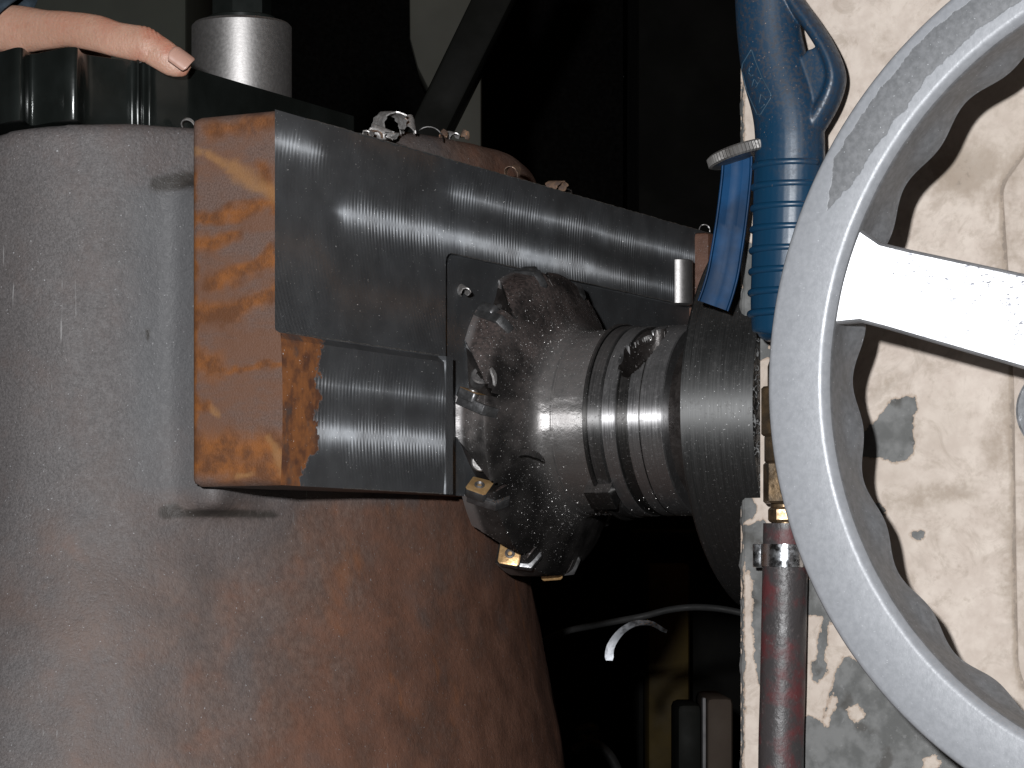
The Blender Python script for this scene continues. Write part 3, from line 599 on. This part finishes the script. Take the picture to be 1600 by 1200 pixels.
tk = math.radians(50); e_r = er(tk); tg = Vector((0, -math.sin(tk), math.cos(tk))); C0 = Vector((-.6565, AY, AZ))+e_r*.0545
Mx = Matrix((( 1, 0, 0, C0.x), (0, e_r.y, tg.y, C0.y), (0, e_r.z, tg.z, C0.z), (0, 0, 0, 1)))
m = MB().box((-.0085, -.012, -.0075), (.0075, .0065, .0075), Mx); link('drive_key', bevel(m.mesh(), .0008), M['ringdark'], arb, 30)

# ------------------------------------------------------------------ headstock with spindle nose, paint worn off in patches
PY = 1.31; XH = py(1155, 600, PY).x
head = thing('headstock', (XH+.35, PY+.25, FZ), 'cream painted machine headstock with chipped and grimy paint', 'machine')
HX1 = .16; HZ1 = .50
m = MB(); m.box((XH, PY+.0022, FZ), (HX1, 1.80, HZ1)); m.build('housing', M['paint'], head, False)
gx = np.concatenate([np.linspace(XH, -.16, 230), [HX1]]); gz = np.concatenate([[FZ], np.linspace(-.16, .34, 270), [HZ1]])
GX, GZ = np.meshgrid(gx, gz, indexing='ij'); GY = np.full(GX.shape, PY)
edge = GX-XH
wob = np.array([[.0016*mnoise.noise(Vector((0, z*75, 2)))+.0011*mnoise.noise(Vector((0, z*260, 7))) for z in gz]])
GX = GX+np.where(edge < .004, 1, 0)*wob*(1-edge/.004)
GY = GY+np.clip((.0035-edge)/.0035, 0, 1)**2*.0024
V = np.c_[GX.ravel(), GY.ravel(), GZ.ravel()]; P = projn(V)
chips = [[(1336, 700), (1342, 682), (1360, 668), (1375, 655), (1395, 632), (1410, 621), (1428, 622), (1431, 640), (1423, 650), (1426, 690), (1416, 714), (1400, 720), (1385, 713), (1338, 712)],
    [(1298, 1085), (1312, 1050), (1320, 1030), (1360, 1040), (1400, 1090), (1480, 1160), (1560, 1240), (1560, 1500), (1190, 1500), (1236, 1230), (1240, 1135), (1262, 1122), (1285, 1130), (1297, 1100)],
    [(1250, 905), (1290, 915), (1312, 950), (1300, 966), (1260, 958)],
    [(1140, 380), (1174, 385), (1178, 470), (1195, 520), (1206, 556), (1185, 562), (1172, 574), (1150, 570), (1140, 480)],
    [(1150, 770), (1176, 778), (1179, 798), (1168, 812), (1150, 820)], [(1150, 818), (1172, 822), (1192, 815), (1194, 890), (1180, 905), (1168, 880), (1165, 850), (1150, 845)],
    [(1180, 890), (1196, 890), (1196, 1075), (1187, 1062), (1178, 960)], [(1468, 1013), (1476, 1012), (1477, 1022), (1468, 1026)], [(1427, 833), (1440, 832), (1436, 840), (1427, 838)], [(1358, 795), (1372, 790), (1380, 800), (1362, 806)],
    [(1270, 1038), (1285, 1030), (1290, 1048), (1276, 1062)], [(1283, 985), (1290, 960), (1292, 1000), (1278, 1040)]]
isl = [[(1318, 1105), (1340, 1098), (1356, 1118), (1340, 1136), (1326, 1120)], [(1284, 1132), (1300, 1085), (1308, 1092), (1294, 1140)], [(1440, 1185), (1462, 1178), (1475, 1196), (1440, 1215)]]
chip = np.full(len(P), -1e3)
for q in chips: chip = np.maximum(chip, poly_sd(P, q)+3)
for q in isl: chip = np.where(poly_sd(P, q) > -30, np.minimum(chip, -poly_sd(P, q)), chip)
el = np.clip((.0022-(V[:, 0]-XH))/.004, -1, 1)*10; chip = np.maximum(chip, el)
chip = np.clip(chip/14, -1, 1)
gr = np.zeros(len(P))
for u, v, a, b, g in ((1500, 270, 90, 70, .75), (1470, 180, 70, 60, .35), (1440, 345, 70, 50, .5), (1550, 320, 35, 70, .6), (1400, 785, 90, 28, .55), (1510, 770, 60, 25, .6), (1560, 690, 40, 70, .5), (1400, 600, 50, 30, .3), (1570, 900, 25, 120, .45), (1390, 80, 60, 60, .35), (1330, 60, 40, 60, .25), (1175, 840, 30, 60, .5), (1490, 620, 60, 40, .4)):
    gr = np.maximum(gr, g*np.clip(1.25-np.hypot((P[:, 0]-u)/a, (P[:, 1]-v)/b), 0, 1))
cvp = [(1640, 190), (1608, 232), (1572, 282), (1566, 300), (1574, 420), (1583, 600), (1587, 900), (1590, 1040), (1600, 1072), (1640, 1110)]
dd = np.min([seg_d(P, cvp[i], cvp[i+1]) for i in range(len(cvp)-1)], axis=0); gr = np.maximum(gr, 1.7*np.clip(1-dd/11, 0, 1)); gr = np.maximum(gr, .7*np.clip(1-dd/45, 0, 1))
link('front_panel', grid_mesh('front_panel', V, len(gx), len(gz), dict(chip=chip, grime=gr)), M['paint'], head, False)
# raised cover plate at the right with its edge
cv = [(1640, 190), (1608, 232), (1572, 282), (1566, 300), (1574, 420), (1583, 600), (1587, 900), (1590, 1040), (1600, 1072), (1640, 1110)]
poly = [py(u, v, PY-.004) for u, v in cv]; poly += [Vector((.10, PY-.004, poly[-1].z)), Vector((.10, PY-.004, poly[0].z))]
m = MB().prism(rounded(poly, .004, 4), (0, .0042, 0)); me = bevel(m.mesh(), .0012, 2, 40)
for k_, v_ in (('chip', -1.0), ('grime', .25)):
    at = me.attributes.new(k_, 'FLOAT', 'POINT'); at.data.foreach_set('value', np.full(len(me.vertices), v_, np.float32))
link('cover_plate', me, M['paint'], head, 30)
q = py(1657, 640, PY-.012); m = MB(); m.lathe([(0, .0205), (.0015, .022), (.0115, .022)], (q.x, PY-.0155, q.z), (0, 1, 0), 48); m.build('dial', M['wheel'], head)
# spindle nose
polar([(-.6075, .030), (-.6075, .0475), (-.5790, .0475), (-.5780, .085), (-.5775, .1070), (-.5752, .1098), (-.5745, .1100), (-.5715, .1100), (-.5712, .1096), (-.5706, .1096), (-.5703, .1100), (XH+.012, .1100), (XH+.012, .03)], None, 240).build('spindle_nose', M['nose'], head); sn = bpy.data.objects['spindle_nose']; sn.data.materials.append(M['gullet'])
for f_ in sn.data.polygons:
    if f_.center.x < -.5782: f_.material_index = 1

# ------------------------------------------------------------------ handwheel (dished, scalloped grip behind)
WC = Vector((-.2703, 1.2, .0915)); R0 = .2167
wheel = thing('handwheel', (WC.x, PY, WC.z), 'large grey enamelled handwheel with worn rim and bright spokes', 'handwheel')
def rim():
    prof = [(.0060, .2167), (.0020, .2164), (.0006, .2154), (0, .2138), (-.0003, .203), (0, .1908), (.0003, .1893), (.0011, .1882), (.0030, .1868), (.0046, .1860), (.0054, .1858), (.0080, .1858), (.0160, .1857), (.0205, .1856), (.0240, .1855), (.0290, .1852), (.0318, .1850), (.0335, .1845), (.0345, .189), (.0345, .198), (.0320, .2085), (.0240, .2140), (.0135, .2167)]
    N = 720; rings = []
    for j in range(N):
        t = 2*PI*j/N; ring = []
        for (h, r) in prof:
            if .020 < h < .034 and r < .188:
                k = math.cos(24*(t-(PI+math.radians(8.6)))); r = r-(.0022*min(1, (h-.020)/.010))*(k+.6)
            ring.append(Vector((WC.x+r*math.cos(t), WC.y+h, WC.z-r*math.sin(t))))
        rings.append(ring)
    return MB().loft(rings, closed=True)
rme = rim().mesh(); nv = len(rme.vertices); co = np.zeros(nv*3); rme.vertices.foreach_get('co', co); co = co.reshape(-1, 3)
wp = projn(co); rr = np.hypot(co[:, 0]-WC.x, co[:, 2]-WC.z); aa = np.degrees(np.arctan2(-(co[:, 2]-WC.z), -(co[:, 0]-WC.x)))    # 0 = left, + = down
worn = np.clip((.0085-np.abs(rr-.2025))/.006, -1, 1)-np.clip((aa+30)/6, 0, 3)
worn = np.where(co[:, 1] > WC.y+.0035, np.where(rr < .187, .8, -1), worn); at = rme.attributes.new('worn', 'FLOAT', 'POINT'); at.data.foreach_set('value', worn.astype(np.float32))  # front band is wear; the inner wall only takes the same darker tone
link('rim', rme, M['wheel'], wheel, 40)
HUBY = 1.262
for k, ang in enumerate((-15.9, 104.1, 224.1)):
    a = math.radians(ang); d = Vector((-math.cos(a), 0, -math.sin(a))); sd = Vector((-d.z, 0, d.x)); rings = []
    for i in range(13):
        t = i/12; r = .188-(.188-.03)*t; yy = WC.y+.0045+(HUBY-WC.y-.0045)*t; wd = .0185+.006*t+.006*max(0, 1-t*9)**2; th = .014
        cc = Vector((WC.x, yy, WC.z))+d*r; b = .0016
        pr2 = [(-wd, b), (-wd+b*.4, b*.4), (-wd+b, 0), (wd-b, 0), (wd-b*.4, b*.4), (wd, b), (wd-.001, th), (-wd+.001, th)]
        rings.append([cc+sd*p0+Vector((0, 1, 0))*p1 for p0, p1 in pr2])
    MB().loft(rings).build('spoke', M['spoke'], wheel, 18)
m = MB(); m.lathe([(HUBY-.012-PY, .030), (HUBY-.014-PY, .036), (HUBY-PY+.02, .040), (HUBY-PY+.024, .022), (.012, .022)], (WC.x, PY, WC.z), (0, 1, 0), 64)
hub = m.build('hub', M['wheel'], wheel)

# ------------------------------------------------------------------ blue air blow gun hung in front of the panel
GYC = 1.284
def g(u, v, y=GYC): return py(u, v, y)
gun = thing('air_blow_gun', g(1222, 540), 'dark blue plastic air blow gun with ribbed handle hanging beside the handwheel', 'air gun')
pm = 1.385/F
def gun_body():
    m = MB()
    m.tube(spline([g(1223, 533), g(1223, 528), g(1224, 518), g(1226, 470), g(1230, 380), g(1233, 280), g(1234, 215), g(1228, 165), g(1212, 110), g(1202, 55), g(1197, 0), g(1193, -60), g(1190, -120)], 66),
           [(a*pm, b*pm) for a, b in zip(lerp_list([18, 38, 50, 54, 56, 56, 55, 55, 54, 51, 50, 46, 34], 66), lerp_list([14, 32, 42, 45, 46, 46, 46, 44, 42, 40, 38, 34, 26], 66))], 36, up=(0, 1, 0))
    # finger guard loop at the right
    m.tube(spline([g(1258, 214), g(1284, 178), g(1301, 145), g(1306, 115), g(1293, 78), g(1268, 38), g(1240, 0), g(1222, -30)], 40), [(a*pm, b*pm) for a, b in zip(lerp_list([20, 17, 15, 14, 13, 13, 13, 14], 40), lerp_list([26]*8, 40))], 20, up=(0, 1, 0))
    # wedge inside the loop and front cheek
    poly = [g(1230, 108, GYC-.006), g(1262, 78, GYC-.006), g(1284, 70, GYC-.006), g(1292, 140, GYC-.006), g(1260, 190, GYC-.006), g(1240, 170, GYC-.006)]
    m.prism(poly, (0, .016, 0))
    return m
gb = remesh(gun_body().mesh(), .0007, 3); link('gun_body', gb, M['blue'], gun, True)
for k in range(8):
    v = 259+33*k; cx = np.interp(v, [250, 541], [1233, 1224]); ctr = g(cx, v); ring = []
    pts = []
    for i in range(25):
        a = math.radians(-78+156*i/24); pts.append(ctr+Vector((math.sin(a)*53.5*pm, -math.cos(a)*42.5*pm, 0)))
    MB().tube(pts, [.0006]+[.0021]*23+[.0006], 10).build('grip_rib', M['blue'], gun, True)
# embossed lozenge with worn letters
def strip(pts, wpx, y): 
    m = MB(); q = [g(u, v, y) for u, v in pts]; m.tube(q, [wpx*pm]*len(q), 6); return m
from mathutils.bvhtree import BVHTree
gbv = BVHTree.FromPolygons([v_.co.copy() for v_ in gb.vertices], [tuple(p_.vertices) for p_ in gb.polygons])
def emb(name, pts, wpx=1.1):
    out = []
    for i in range(len(pts)-1):
        n_ = 1+int(math.hypot(pts[i+1][0]-pts[i][0], pts[i+1][1]-pts[i][1])/3)
        out += [(pts[i][0]+(pts[i+1][0]-pts[i][0])*k/n_, pts[i][1]+(pts[i+1][1]-pts[i][1])*k/n_) for k in range(n_)]
    out.append(pts[-1]); P_ = []
    for u, v in out:
        d = pY(u, v, 1.0).normalized(); h = gbv.ray_cast(Vector((0, 0, 0)), d)
        if h[0] is not None: P_.append(h[0]-d*.0001)
    m = MB(); m.tube(P_, wpx*pm, 6); m.build(name, M['emblem'], gun, True)
emb('emblem_outline', [(1174, 77), (1160, 100), (1159, 110), (1166, 140), (1183, 179), (1188, 179), (1205, 152), (1204, 146), (1190, 120), (1180, 95), (1174, 77)])
emb('emblem_line', [(1180, 138), (1190, 121)], .9)
emb('emblem_letter', [(1175, 104), (1171, 106), (1170, 114), (1174, 119), (1177, 117)], .9); emb('emblem_letter', [(1175, 135), (1178, 123), (1184, 131)], .9); emb('emblem_letter', [(1186, 162), (1189, 146), (1197, 156)], .9); emb('emblem_letter', [(1188, 170), (1195, 163)], .9)
# metal hanging eye of the gun above the frame and the peg it hangs on
top = g(1190, -120); m = MB(); ctr = top+Vector((0, 0, .012)); pts = [ctr+Vector((.012*math.cos(t), 0, .012*math.sin(t))) for t in np.linspace(0, 2*PI, 25)[:-1]]
rings = []
for i in range(24):
    t = 2*PI*i/24; e1 = Vector((math.cos(t), 0, math.sin(t))); rings.append([ctr+e1*.013+e1*.003*math.cos(b)+Vector((0, .003*math.sin(b), 0)) for b in (2*PI*k/10 for k in range(10))])
m.loft(rings, closed=True); m.build('hanging_eye', M['steel'], gun, True)
m = MB(); pz = ctr.z+.0065; m.tube([(ctr.x, PY+.004, pz), (ctr.x, GYC-.012, pz), (ctr.x, GYC-.016, pz+.003), (ctr.x, GYC-.018, pz+.012)], .0035, 14); m.build('hook_peg', M['steel'], head)
# trigger lever: channel section
cp = [(1152, 236), (1151, 270), (1147, 310), (1142, 350), (1136, 390), (1130, 425), (1122, 455), (1114, 478)]
cen = spline([g(u, v, GYC-.004) for u, v in cp], 40); rings = []
for i, p0 in enumerate(cen):
    t = (cen[min(i+1, 40)]-cen[max(i-1, 0)]).normalized(); fr = (-p0).normalized(); sdv = t.cross(fr).normalized(); fr = sdv.cross(t).normalized()
    if fr.dot(-p0) < 0: fr = -fr
    if sdv.x < 0: sdv = -sdv
    k = i/40; wl = (24+2*k)*pm; b = .0012
    sec = [(-wl, -.010), (-wl, -.0010), (-wl+.0004, -.0002), (-wl+.0009, -.0002), (-wl+.0016, -.0020), (-.0030, -.0028), (-.0012, -.0024), (.0012, -.0024), (.0030, -.0028), (wl-.0016, -.0020), (wl-.0009, -.0002), (wl-.0004, -.0002), (wl, -.0010), (wl, -.010)]
    rings.append([p0+sdv*a+fr*h for a, h in sec])
MB().loft(rings).build('trigger_lever', M['lever'], gun, 25)
cn = g(1156, 240, GYC-.004); axn = (Vector((0, 0, 1))+cs(-.30, .05, 0)).normalized()
def knurl(h, r, t): return (h, r+(.00035*math.cos(56*t) if r > .0160 else 0))
m = MB(); m.lathe([(-.0030, .012), (-.0032, .0158), (-.0024, .0170), (.0016, .0170), (.0026, .0158), (.0028, .008)], cn, axn, 336, warp=knurl); m.build('adjusting_nut', M['iron'], gun, 30)

# ------------------------------------------------------------------ air hose with clamp and brass fittings
HY = 1.2955
hose = thing('air_hose', py(1222, 1230, HY), 'dark red oily rubber hose with zinc clamp running down the headstock', 'hose')
a = py(1228, 818, HY); b = py(1220, 1210, HY); dwn = (b-a).normalized()
path = [a, a+(b-a)*.33, a+(b-a)*.66, b, Vector((b.x, HY, b.z-.12)), Vector((b.x-.01, HY, b.z-.30)), Vector((b.x-.03, HY-.03, FZ+.06)), Vector((b.x-.03, HY-.09, FZ+.012)), Vector((b.x+.05, HY-.16, FZ+.012))]
pts = spline(path, 110); m = MB(); m.tube([pts[0]]+pts, [.0095]+[.0117]*len(pts), 32, up=(0, 1, 0)); m.build('hose_tube', M['hose'], hose, 40)
ca = py(1227.3, 868, HY); m = MB(); m.lathe([(-.0058, .0117), (-.0058, .0128), (.0058, .0128), (.0058, .0117)], ca, dwn, 48); cl = m.build('hose_clamp', M['zinc'], hose, 30)
m = MB(); m.box((ca.x-.0165, HY-.005, ca.z-.0062), (ca.x-.0110, HY+.004, ca.z+.0062)); link('clamp_ear', bevel(m.mesh(), .0008), M['zinc'], cl, 30)
def hexn(name, z0, z1, r, n=6, mat='brass', rot=0):
    m = MB(); ring = lambda z, k: [Vector((a.x+k*math.cos(2*PI*j/n+rot), HY+k*math.sin(2*PI*j/n+rot), z)) for j in range(n)]
    m.loft([ring(z0, r*.9), ring(z0+.0012, r), ring(z1-.0012, r), ring(z1, r*.9)]); m.build(name, M[mat], hose, False if n < 12 else 30)
zz = lambda v: py(1220, v, HY).z
hexn('hose_barb', zz(822), zz(812), .0062, 24); hexn('hex_nut', zz(816), zz(793), .0092, 6, 'brass', .35); hexn('collar', zz(796), zz(785), .0080, 24)
hexn('hex_fitting', zz(787), zz(722), .0122, 6, 'brass', .1); hexn('collar', zz(724), zz(680), .0112, 24); hexn('hex_fitting', zz(682), zz(604), .0128, 6, 'brass', .5)
m = MB(); m.tube([(a.x, HY, zz(606)), (a.x, HY, zz(575)), (a.x, HY+.004, zz(560)), (a.x, PY+.004, zz(556))], .0095, 20, up=(1, 0, 0)); m.build('elbow', M['brass'], hose, 30)

# ------------------------------------------------------------------ chips
def chip_mesh(R, W, turns, pitch, serr, seed, thick=.0005, flat=1.0):
    rnd = random.Random(seed); n = max(10, int(26*turns)); top = []; bot = []
    for i in range(n+1):
        t = i/n*turns*2*PI; r = R*(1+.12*math.sin(t*.7+seed)); e1 = Vector((math.cos(t), 0, math.sin(t)*flat)); w_ = W*(1+serr*(rnd.random()-.5)*(1 if i % 2 else -.4)); off = pitch*i/n
        taper = min(1, .35+3*min(i, n-i)/n)
        top.append([e1*r+Vector((0, off-w_*.5*taper, 0)), e1*(r+.0001)+Vector((0, off, 0)), e1*r+Vector((0, off+w_*.5*taper, 0)), e1*(r-thick)+Vector((0, off+w_*.5*taper, 0)), e1*(r-thick)+Vector((0, off-w_*.5*taper, 0))])
    return MB().loft(top).mesh('chip')
def place_chip(loc, rot, label, mat='chip', group=None, **k):
    o = link('metal_chip', chip_mesh(**k), M[mat], None, 40); o.location = loc; o.rotation_euler = rot; return tag(o, label, 'metal chip', group)
def on_top(u, zt=ZT, Y=None, dx=-.012):
    q = px(u, 200, XF+dx); return Vector((XF+dx, q.y, zt))
bz = .2480
q = on_top(585, ZT); place_chip(q+Vector((0, 0, .0042)), (.2, .1, .9), 'small grey serrated chip lying on the block edge next to the biggest curled chip', 'chiptan', R=.0042, W=.008, turns=.8, pitch=.004, serr=.9, seed=3)
q = on_top(614, .2500, dx=-.050); place_chip(q+Vector((0, 0, .0072)), (.15, .25, 1.15), 'biggest bright serrated curled steel chip lying on the casting top', 'chip', R=.0078, W=.013, turns=.95, pitch=.005, serr=.8, seed=5, thick=.0008)
q = on_top(668, .2565, dx=-.050); place_chip(q+Vector((0, 0, -.003)), (.1, 0, .5), 'dull grey arched chip lying on the rusty boss of the casting', 'ringdark', R=.0085, W=.006, turns=.42, pitch=.001, serr=.2, seed=8)
q = on_top(708, .2580, dx=-.050); place_chip(q+Vector((0, 0, .0028)), (.3, .2, 1.2), 'bright twisted chip lying on the rusty boss of the casting', 'chip', R=.0032, W=.007, turns=.8, pitch=.004, serr=.6, seed=9)
q = on_top(726, .2580, dx=-.050); place_chip(q+Vector((0, 0, .0045)), (1.2, .4, .6), 'small coppery upright chip on the rusty boss of the casting', 'chiptan', R=.0030, W=.005, turns=.75, pitch=.003, serr=.5, seed=10)
q = on_top(800, ZT, dx=-.007); place_chip(q+Vector((0, 0, .004)), (.3, .5, .3), 'coppery curled chip on the top edge of the milled block', 'chiptan', R=.0045, W=.008, turns=.6, pitch=.003, serr=.4, seed=12)
q = on_top(872, ZT, dx=-.007); place_chip(q+Vector((0, 0, .0035)), (.1, .3, 1.4), 'coppery curled chip farther along the top edge of the milled block, towards the air gun', 'chiptan', R=.0042, W=.010, turns=.7, pitch=.003, serr=.5, seed=14)
q = on_top(1100, ZT, dx=-.007); place_chip(q+Vector((0, 0, .0035)), (.1, .3, .4), 'tiny pale chip at the far top corner of the milled block by the blue lever', 'chip', R=.004, W=.007, turns=.6, pitch=.003, serr=.5, seed=15)
q = py(276, 188, 1.16); place_chip(Vector((q.x, 1.170, .2318+.0035)), (.6, .2, .4), 'small bright curled chip on the casting top beside the rusty block corner', 'chip', R=.0045, W=.002, turns=.6, pitch=.003, serr=.2, seed=16)
q = px(722, 455, XP+.0022); place_chip(q+Vector((.001, 0, 0)), (.5, .9, 1.2), 'bright rolled chip stuck to the freshly milled pocket above the cutter', 'chip', R=.0030, W=.0125, turns=.85, pitch=.002, serr=.25, seed=17)
e_r = er(math.radians(21)); q = Vector((-.6905, AY, AZ))+e_r*.0655; place_chip(q, (1.1, .1, .25), 'small dark curled chip sitting on the flare of the cutter hub', 'ringdark', R=.0075, W=.004, turns=.62, pitch=.002, serr=.2, seed=21, thick=.0016)
q = Vector((-.7125, AY, AZ))+er(math.radians(-14))*.0855; place_chip(q, (.35, .35, .25), 'bright splinter chip standing in a cutter gullet', 'chip', R=.013, W=.0055, turns=.16, pitch=.001, serr=.1, seed=23, thick=.0012)
for u_, dx_, zz_, R_, W_, tn, sd_, mt, rot, lb in ((600, -.010, ZT+.003, .0036, .010, .7, 31, 'chip', (.4, .1, 1.8), 'bright ragged chip leaning on the front of the biggest curled chip'), (636, -.050, .2540, .0045, .011, .8, 32, 'chip', (.9, .3, 1.0), 'bright crumpled chip at the far side of the biggest curled chip'),
        (572, -.008, ZT, .0030, .006, .7, 33, 'chip', (.2, .8, .3), 'tiny grey chip sliver at the near end of the chip heap'), (692, -.050, .2575, .0026, .006, .9, 34, 'chiptan', (.7, .2, .4), 'tiny tan chip crumb before the bright twisted chip'), (885, -.008, ZT, .0030, .007, .8, 35, 'ringdark', (.2, .6, .9), 'dark small chip just past the farther coppery chip on the block edge')):
    q = on_top(u_, zz_, dx=dx_); place_chip(q+Vector((0, 0, R_*.8)), rot, lb, mt, R=R_, W=W_, turns=tn, pitch=.004, serr=1.1, seed=sd_, thick=.0007)
# the slender curl that hangs on the cable
cabp = [pY(780, 1040, 2.05), pY(870, 992, 2.03), pY(930, 977, 2.01), pY(1000, 964, 2.0), pY(1050, 952, 2.0), pY(1100, 949, 2.0), pY(1160, 958, 2.0), pY(1250, 985, 2.0)]
cable = MB().tube(spline(cabp, 60), .0026, 10).build('cable', M['cable'], None, True); tag(cable, 'thin grey cable slung across the dark gap between casting and headstock', 'cable')
cp = [(952, 1032), (953, 1015), (960, 1000), (972, 986), (988, 976), (1004, 973), (1020, 975), (1034, 983), (1042, 987)]
cen = spline([pY(u, v, 1.9965) for u, v in cp], 40); rings = []
for i, p0 in enumerate(cen):
    t = (cen[min(i+1, 40)]-cen[max(i-1, 0)]).normalized(); dpt = cs(0, 1, 0); nn = t.cross(dpt).normalized(); k = i/40; wd = .0034*(1-.55*k)*min(1, .7+i/6); ax_ = (nn*(1-.5*k)+dpt*(.15+.5*k)).normalized(); n3 = ax_.cross(t).normalized()*.0005
    rings.append([p0+ax_*wd+n3, p0-ax_*wd+n3, p0-ax_*wd-n3, p0+ax_*wd-n3])
tag(MB().loft(rings).build('metal_chip', M['curl'], None, 40), 'slender sickle shaped steel chip hanging on the grey cable', 'metal chip')

# fine metal dust clinging to cutter and arbor: nobody could count it
dm = MB()
def dustfleck(p, n, sz):
    a = Vector(rng.normal(size=3)).normalized(); a = (a-n*a.dot(n)*.5).normalized(); b = n.cross(a).normalized(); up = n*sz*.5
    dm.add([p+a*sz-up*.4, p-a*sz*.6+b*sz*.7-up*.4, p-a*sz*.5-b*sz*.8-up*.4, p+up], [(0, 1, 2), (0, 3, 1), (1, 3, 2), (2, 3, 0)])
prx = [(-.661, .0537), (-.682, .0537), (-.688, .057), (-.694, .0672), (-.700, .0805), (-.7052, .0888)]
for k in range(3200):
    ph = math.radians(rng.uniform(-88, 88)); t = rng.random()
    if t < .72:
        x = rng.uniform(-.7052, -.684); r = np.interp(-x, [-a for a, b in prx], [b for a, b in prx])
    elif t < .9: x = rng.uniform(-.684, -.6612); r = .0537
    else: x = rng.uniform(-.6475, -.613); r = .0546 if not (-.6402 < x < -.6328) else .0526
    dustfleck(Vector((x, AY, AZ))+er(ph)*r, er(ph),   .00011+.00042*rng.random()**5)
for k in range(120):
    y = rng.uniform(Y0+.01, 1.5); z = rng.uniform(ZB, ZT)
    if y > YPK-.01 and z < ZPK+.004: continue
    dustfleck(Vector((XL-.0004 if z < ZLED else XF, y, z)), Vector((1, 0, 0)), .00012+.0003*rng.random()**3)
dust = dm.build('metal_dust', M['chip'], None, False); tag(dust, 'fine glittering metal dust sprinkled over cutter, arbor and block', 'metal dust', kind='stuff')

# ------------------------------------------------------------------ dim things behind
def cambox(u0, u1, v0, v1, Y, dep, mat, name, par=None, floor=False):
    x0, x1 = (u0-800)/F*Y, (u1-800)/F*Y; z1 = (HV-v0)/F*Y; z0 = FZ if floor else (HV-v1)/F*Y
    m = MB(); v = [cs(x, y, z) for x in (x0, x1) for y in (Y, Y+dep) for z in (z0, z1)]
    m.add(v, [(0, 1, 3, 2), (4, 6, 7, 5), (0, 4, 5, 1), (2, 3, 7, 6), (0, 2, 6, 4), (1, 5, 7, 3)]); return link(name, bevel(m.mesh(), .006), mat, par, 30)
o = cambox(-420, 292, -160, 0, 2.5, .5, M['olive'], 'cabinet', floor=True); tag(o, 'olive grey steel cabinet standing in the dark behind the hand', 'cabinet')
fr = thing('support_stand', cs(-.06, 2.75, FZ), 'pale grey steel frame with a dark diagonal brace behind the block', 'frame')
pp = [(638, -160), (640, 60), (652, 105), (672, 145), (672, 2000), (752, 2000), (752, -160)]
m = MB().prism([pY(u, v, 2.7) if v < 1900 else Vector((*pY(u, 900, 2.7).xy, FZ)) for u, v in pp], cs(0, .10, 0)); link('upright_plate', bevel(m.mesh(), .003), M['pale'], fr, 30)
m = MB().prism([pY(u, v, 2.62) for u, v in ((784, -100), (850, -100), (700, 200), (635, 330), (575, 330), (655, 165))], cs(0, .08, 0)); link('diagonal_brace', bevel(m.mesh(), .003), M['brace'], fr, 30)
o = cambox(996, 1190, -160, 0, 3.0, .4, M['murk'], 'locker', floor=True); tag(o, 'very dark olive locker in the gloom behind the air gun', 'locker')
o = cambox(1012, 1078, 880, 0, 2.9, .12, M['yellow'], 'post', floor=True); tag(o, 'dirty yellow steel post in the gloom below the spindle', 'post')
bx = thing('carton', pY(1122, 1600, 2.45), 'small dusty brown carton with a pale edge beside the headstock', 'box')
bx.location.z = FZ
cambox(1104, 1146, 1090, 0, 2.45, .15, M['carton'], 'side', bx, True); cambox(1098, 1103.5, 1090, 0, 2.445, .02, M['paleedge'], 'edge_strip', bx, True)
o = cambox(985, 1130, 826, 838, 2.6, .03, M['brace'], 'steel_bar'); tag(o, 'dim grey steel bar lying across behind the arbor', 'bar')
o = cambox(1058, 1097, 1100, 0, 2.52, .1, M['brace'], 'crate', floor=True); tag(o, 'dark grey crate standing next to the dusty carton', 'crate')
lp = [(895, 1175), (915, 1160), (928, 1148), (926, 1138), (912, 1140), (905, 1150), (935, 1165), (958, 1190), (975, 1240), (980, 1300)]
m = MB(); m.tube(spline([pY(u, v, 2.42) for u, v in lp]+[Vector((*pY(985, 900, 2.42).xy, FZ+.006))], 60), .005, 10); tag(m.build('looped_wire', M['cable'], None, True), 'dim grey wire bent into a loop rising from the floor', 'wire')
